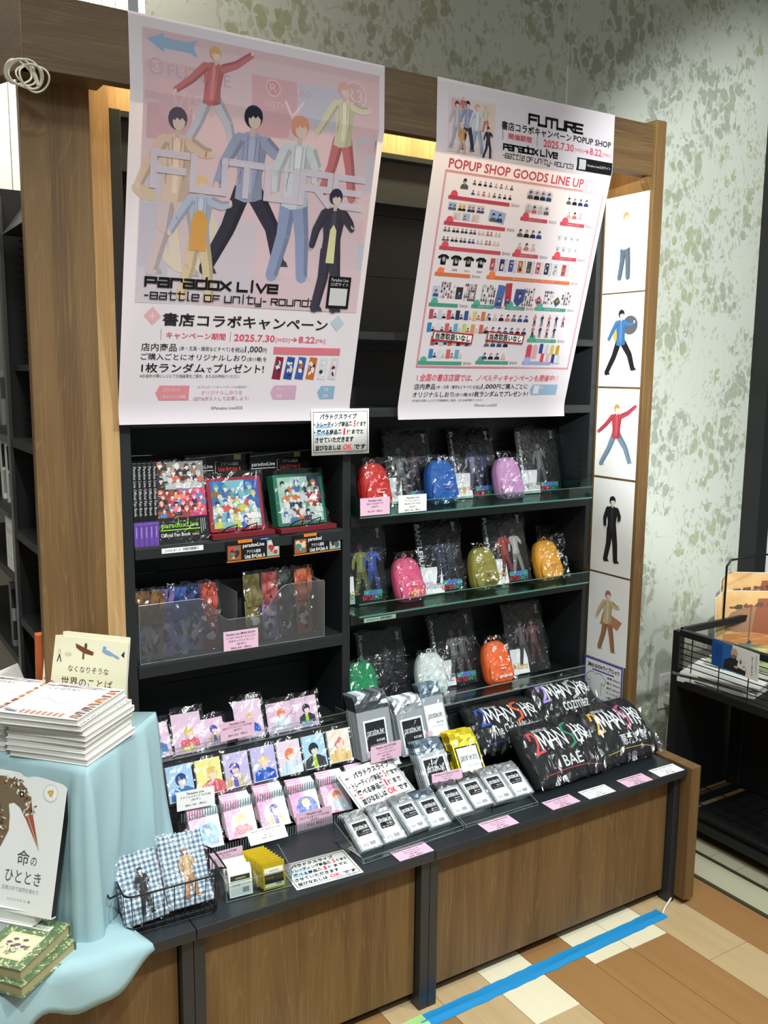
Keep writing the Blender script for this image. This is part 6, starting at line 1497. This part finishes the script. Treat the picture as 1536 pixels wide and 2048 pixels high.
def bgbook(x, y, z, w, d, h, mt, lab, yaw=0, tilt=0, grp=None, strip=None):
    m = MB(); m.box(0, w, 0, d, 0, h); o = ob('book', m, mt, M=place(x, y, z, yaw, tilt), bevel=.0008); tag(o, lab, 'book', grp)
    q = Print()
    if strip:
        for k, (c, a, b) in enumerate(strip): q.rect(.0005, w-.0005, h*a, h*b, c, 1+k)
    q.obj(o) if q.m.v else None
    return o
for i, (c) in enumerate(['board_white']*5):
    bgbook(-.135, .86+.030*i, 1.0005-.010, .15, .020, .15, c, 'white paperback on the bookcase beyond the slotted upright', 0, 0, 'white paperbacks in the far bookcase', [((180, 180, 180), .2, .24), ((150, 150, 150), .7, .8)])
mat('manga', (120, 118, 116), .6)
for i in range(3): bgbook(-.13+.003*i, .86+.10*i, 1.1805, .12, .03, .17, 'board_white', 'black and white comic facing out on the far bookcase', 0, 4, 'comics in the far bookcase', [((50, 50, 52), .55, .95), ((150, 148, 146), .1, .5), ((30, 30, 32), .60, .66)])
for i in range(2): bgbook(-.13, .87+.12*i, 1.4005, .12, .03, .15, 'manga', 'grey cover book on an upper shelf of the far bookcase', 0, 4, 'grey covers in the far bookcase', [((60, 60, 64), .5, .9)])
for i in range(2): bgbook(-.13, .87+.12*i, .7505, .13, .03, .19, 'manga', 'patterned grey box book low in the far bookcase', 0, 4, 'patterned covers in the far bookcase', [((40, 40, 42), .1, .9), ((150, 150, 150), .4, .6)])
mat('book_yellow', (214, 176, 60), .5); mat('book_orange', (212, 106, 46), .5); mat('book_dark', (44, 44, 56), .5)
bgbook(-.132, .50, 1.3765, .05, .02, .13, 'book_yellow', 'yellow and red comic leaning by the upright', 8, -4, None, [((200, 40, 50), .05, .5), ((220, 90, 120), .5, .6), ((60, 56, 50), .8, .98)])
bgbook(-.120, .50, .8865, .06, .02, .19, 'book_orange', 'orange and navy book beside the oak post on the lower shelf', 8, -4, None, [((44, 46, 66), .35, .98), ((150, 60, 40), .2, .3)])
bgbook(-.124, .50, 1.1265, .05, .02, .09, 'book_dark', 'small dark book leaning on the shelf beside the oak post', 8, 6)
bgbook(-.205, .30, .80, .075, .02, .175, 'book_orange', 'orange book standing left of the pale yellow picture book', 0, -6, None, [((150, 70, 30), .05, .3)])
m_ = MATS['board_white']
for i in range(5):
    bgbook(-.27-.012*i, .42-.03*i, .80, .10, .016, .055+.004*i, 'board_white', 'white leaning paperback at the far left above the book stacks', 40, 24, 'white paperbacks beyond the book stacks')

# white cable coil at the corner of the beam
m = MB()
for k in range(5):
    c = Vector((-.224+.006*k, .100-.004*k, 2.105)); a0 = .028+.003*(k % 3)
    m.tube([(c.x+a0*math.cos(t)*.85, c.y+.010*math.sin(t*2+k), c.z-.006*k*.4+a0*math.sin(t)*.75) for t in [2*PI*i/26 for i in range(26)]], .0018, 6, True)
m.tube([(-.20, .10, 2.12), (-.19, .098, 2.09), (-.187, .098, 2.085)], .004, 6)
o = ob('cable_coil', m, 'cable_white', smooth=True); tag(o, 'coil of white cable hanging at the corner of the oak beam', 'cable')
m = MB(); m.tube([(1.415, -.142, .004), (1.44, -.128, .006), (1.47, -.118, .012), (1.485, -.112, .014)], .003, 6)
o = ob('floor_cable', m, 'cable_white', smooth=True); tag(o, 'short end of white cable at the right end of the blue tape', 'cable')

# ------------------------------------------------------------------ right: outlet, rack with books
ou = empty('wall_outlet', T(2.19, .549, .325)); tag(ou, 'white wall outlet with a plug on the wallpapered wall', 'outlet')
m = MB(); m.box(-.036, .036, -.007, 0, -.065, .075); ob('cover_plate', m, 'white_card', ou, bevel=.002)
m = MB(); m.box(-.013, .013, -.009, -.007, -.045, .055); ob('socket', m, 'board_white', ou, bevel=.001)
m = MB()
for z in (.030, .005): m.box(-.006, -.004, -.0095, -.009, z, z+.009); m.box(.004, .006, -.0095, -.009, z, z+.009)
ob('slots', m, 'slot_black', ou)
m = MB(); m.box(-.012, .016, -.045, -.009, -.044, -.008); m.tube([(0, -.03, -.04), (.0, -.032, -.08), (-.008, -.03, -.16), (.0, -.02, -.31)], .005, 6); m.tube([(.006, -.03, -.04), (.01, -.03, -.1), (.02, -.03, -.2), (.016, -.02, -.31)], .004, 6)
ob('plug', m, 'cable_white', ou, bevel=.002)

rk = empty('magazine_rack', T(1.84, -.15, 0)); tag(rk, 'black metal magazine rack with a wire basket at the right', 'rack')
y0, y1, x0, x1 = -.75, .245, 0, .62
for xx, yy in ((x0, y1+.11), (x0+.0, -.40), (x1, y1+.11), (x1, -.40)):
    m = MB(); m.box(xx, xx+.028, yy, yy+.028, .02, .705 if xx == x0 else .70); ob('post', m, 'rack_black', rk, bevel=.002)
    m = MB(); m.tube([(xx+.014, yy+.014, .0), (xx+.014, yy+.014, .025)], .018, 10); ob('caster', m, 'rack_black', rk)
for z, hh in ((.690, .022), (.515, .026), (.045, .03), (.10, .012)):
    m = MB(); m.box(x0, x0+.022, -.372, y1+.11, z, z+hh); ob('side_rail', m, 'rack_black', rk, bevel=.001)
    m = MB(); m.box(x1, x1+.022, -.372, y1+.11, z, z+hh); ob('side_rail', m, 'rack_black', rk, bevel=.001)
    m = MB(); m.box(x0+.028, x1, y1+.117, y1+.131, z, z+hh); ob('end_rail', m, 'rack_black', rk)
for k in range(7): m = MB(); m.tube([(x0+.010, y1+.11, .548+.020*k), (x0+.010, -.372, .548+.020*k)], .0018, 5); ob('wire', m, 'wire_black', rk)
for k in range(6): yy = y1+.06-.11*k; m = MB(); m.tube([(x0+.006, yy, .54), (x0+.006, yy, .69)], .0020, 5); ob('wire', m, 'wire_black', rk)
m = MB(); m.box(x0+.022, x1, -.372, y1+.11, .530, .534); ob('shelf', m, 'rack_black', rk)
m = MB(); m.box(x0+.30, x0+.31, -.372, y1+.11, .10, .52); ob('inner_panel', m, 'rack_black', rk)
m = MB(); m.box(x0+.03, x1, y1+.119, y1+.125, .10, .52); ob('end_panel', m, 'rack_black', rk)
for yy in (.30, .16, .02, -.14): m = MB(); m.tube([(x0+.298, yy, .50), (x0+.297, yy, .12)], .0012, 5); ob('wire', m, 'steel', rk)
for k in range(14): yy = y1+.09-.05*k; m = MB(); m.tube([(x0+.02, yy, .108), (x1, yy, .108)], .0016, 5); ob('shelf_wire', m, 'wire_black', rk)
for k in range(5): xx = x0+.06+.12*k; m = MB(); m.tube([(xx, -.372, .106), (xx, y1+.11, .106)], .0022, 5); ob('shelf_wire', m, 'wire_black', rk)
m = MB(); m.tube([(x0+.25, y1+.13, .70), (x0+.25, y1+.13, .90), (x0+.27, y1+.13, .92), (x1, y1+.13, .92), (x1, y1+.13, .70)], .004, 6); ob('back_hoop', m, 'wire_black', rk)
m = MB(); m.box(x0+.03, x1, -.372, y1+.11, .030, .036); ob('shade_plate', m, 'rack_black', rk)  # dark plate added to stand for the shade on the floor under the rack
def rbook(x, y, z, w, t, h, mt, lab, yaw, tilt, cut=0):
    m = MB(); m.prism([(-w/2, 0), (w/2, 0), (w/2, h), (-w/2+cut, h), (-w/2, h-cut)], 0, t); o = ob('picture_book', m, [mt], M=place(x, y, z, yaw, tilt)); tag(o, lab, 'book')
    q = Print(); rn = random.Random(int(h*1000)); k_ = lambda u, v: (-w/2+w*u, h*v)
    q.poly([k_(.12, .45), k_(.50, .42), k_(.56, .80), k_(.40, .78), k_(.22, .70), k_(.14, .60)], (150, 110, 84), 1); q.poly([k_(.50, .42), k_(.98, .36), k_(.98, .92), k_(.60, .90), k_(.55, .72)], (142, 82, 58), 1)
    q.poly([k_(.10, .18), k_(.98, .30), k_(.98, .38), k_(.50, .44), k_(.10, .40)], (188, 124, 74), 2); q.poly([k_(.10, .08), k_(.98, .10), k_(.98, .26), k_(.10, .16)], (170, 120, 80), 2)
    q.stroke([k_(.50, .80), k_(.46, .30), k_(.42, .22)], .004, (110, 70, 52), 3); q.stroke([k_(.48, .30), k_(.43, .26)], .010, (60, 66, 84), 4)
    for z_ in range(26): u = rn.uniform(.18, .97); q.ell(*k_(u, .80+.14*u*rn.uniform(.6, 1.0)-.06), rn.uniform(.005, .012), rn.uniform(.004, .010), rn.choice([(84, 62, 44), (100, 74, 52), (124, 70, 52)]), 4+z_ % 3, 8)
    for z_ in range(30): a_, b_ = rn.uniform(.12, .85), rn.uniform(.08, .5); q.stroke([k_(a_, b_), k_(a_+.12, b_+.01)], .0012, rn.choice([(120, 80, 56), (226, 190, 132), (150, 96, 60)]), 5, ext=False)
    q.obj(o)
    m = MB(); m.prism([(-w/2-.001, 0), (-w/2+.003, 0), (-w/2+.003, h-cut), (-w/2+cut+.003, h+.0012), (w/2, h+.0012), (w/2, h+.0005), (-w/2+cut, h+.0005), (-w/2-.001, h-cut)][0:8], .001, t-.001); ob('pages', m, 'white_card', o)
rbook(2.20, .18, .54, .25, .012, .26, 'autumn_cover', 'autumn landscape picture book standing in the rack, front one', -35, 10, .03)
rbook(2.34, .27, .54, .25, .012, .295, 'autumn_cover', 'autumn landscape picture book standing in the rack, taller one behind', -35, 8, .03)
mat('red_book', (176, 62, 50), .5)
m = MB(); m.box(-.05, .05, 0, .02, 0, .20); o = ob('red_book', m, 'red_book', M=place(2.44, .12, .54, -40, 8)); tag(o, 'red and white book standing at the right picture edge in the rack', 'book')
q = Print(); q.rect(-.05, .05, .14, .20, (226, 224, 216), 1); q.text('絵本', -.03, .03, .10, .12, (240, 220, 210), 2); q.obj(o)
def mag(x, y, z, a, w, d, t, mt, lab, grp=None):
    m = MB(); m.box(0, w, 0, d, 0, t); o = ob('magazine', m, mt, M=BR(x, y, z, a), bevel=.002); tag(o, lab, 'magazine', grp)
    m = MB(); m.box(.001, w-.001, -.0006, 0, .001, t-.001); ob('pages', m, 'page_edge', o)
mag(1.90, -.05, .535, 15, .20, .26, .016, 'board_white', 'thick white magazine lying lowest in the rack basket')
mag(1.89, -.03, .552, 12, .21, .26, .010, 'manga', 'grey magazine lying in the rack basket')
mag(1.91, -.06, .563, 18, .20, .26, .010, 'board_white', 'white magazine lying on the grey magazine in the rack')
mag(2.00, -.04, .600, 10, .24, .22, .012, 'lake_cover', 'lake landscape picture book lying on top in the rack')
mag(2.00, -.05, .578, 10, .25, .24, .020, 'board_white', 'thick white book under the lake landscape book in the rack')
mag(1.93, -.38, .536, 8, .22, .24, .014, 'green_cover', 'green and yellow picture book lying in the rack basket')
mag(2.20, -.36, .536, 8, .22, .24, .030, 'lake_cover', 'teal picture book lying at the far side of the rack basket')
# ad card clipped on the basket
m = MB(); m.box(-.087, .087, 0, .001, 0, .092); ad = ob('shelf_card', m, 'white_card', M=place(1.832, -.022, .628, -90, -6, 3)); tag(ad, 'blue and white advertising card of a man in a black jumper clipped on the rack', 'card')
q = Print(); q.rect(-.087, -.010, 0, .092, (52, 108, 186), 1); q.rect(-.087, -.045, 0, .092, (34, 84, 164), 2); q.rect(-.010, .020, 0, .045, (120, 170, 220), 1)
q.poly([(-.042, .004), (.040, .004), (.044, .028), (.022, .046), (-.014, .048), (-.038, .034)], (44, 46, 50), 3); q.ell(-.002, .066, .013, .017, (214, 176, 152), 4); q.ell(-.002, .056, .009, .006, (140, 110, 96), 5); q.rect(-.008, .006, .044, .054, (44, 46, 50), 3)
q.rect(.012, .044, .022, .056, (238, 238, 240), 4, -8); q.ell(.022, .044, .004, .007, (170, 70, 80), 5); q.ell(.034, .032, .006, .004, (214, 176, 152), 5); q.ell(.006, .022, .008, .004, (214, 176, 152), 5); q.stroke([(.018, .056), (.030, .050)], .001, (120, 60, 50), 5)
q.text('ハイジュエリー', .074, .081, .020, .084, (40, 50, 90), 3, rot=-90); q.text('持って帰れます', .060, .067, .012, .076, (40, 50, 90), 3, rot=-90); q.text('そう、', -.056, -.050, .040, .060, (20, 36, 80), 3, rot=-90); q.text('本ならね', -.070, -.063, .030, .062, (20, 36, 80), 3, rot=-90); q.text('宝石の本フェア', -.075, -.048, .082, .087, (150, 180, 220), 3)
q.obj(ad)
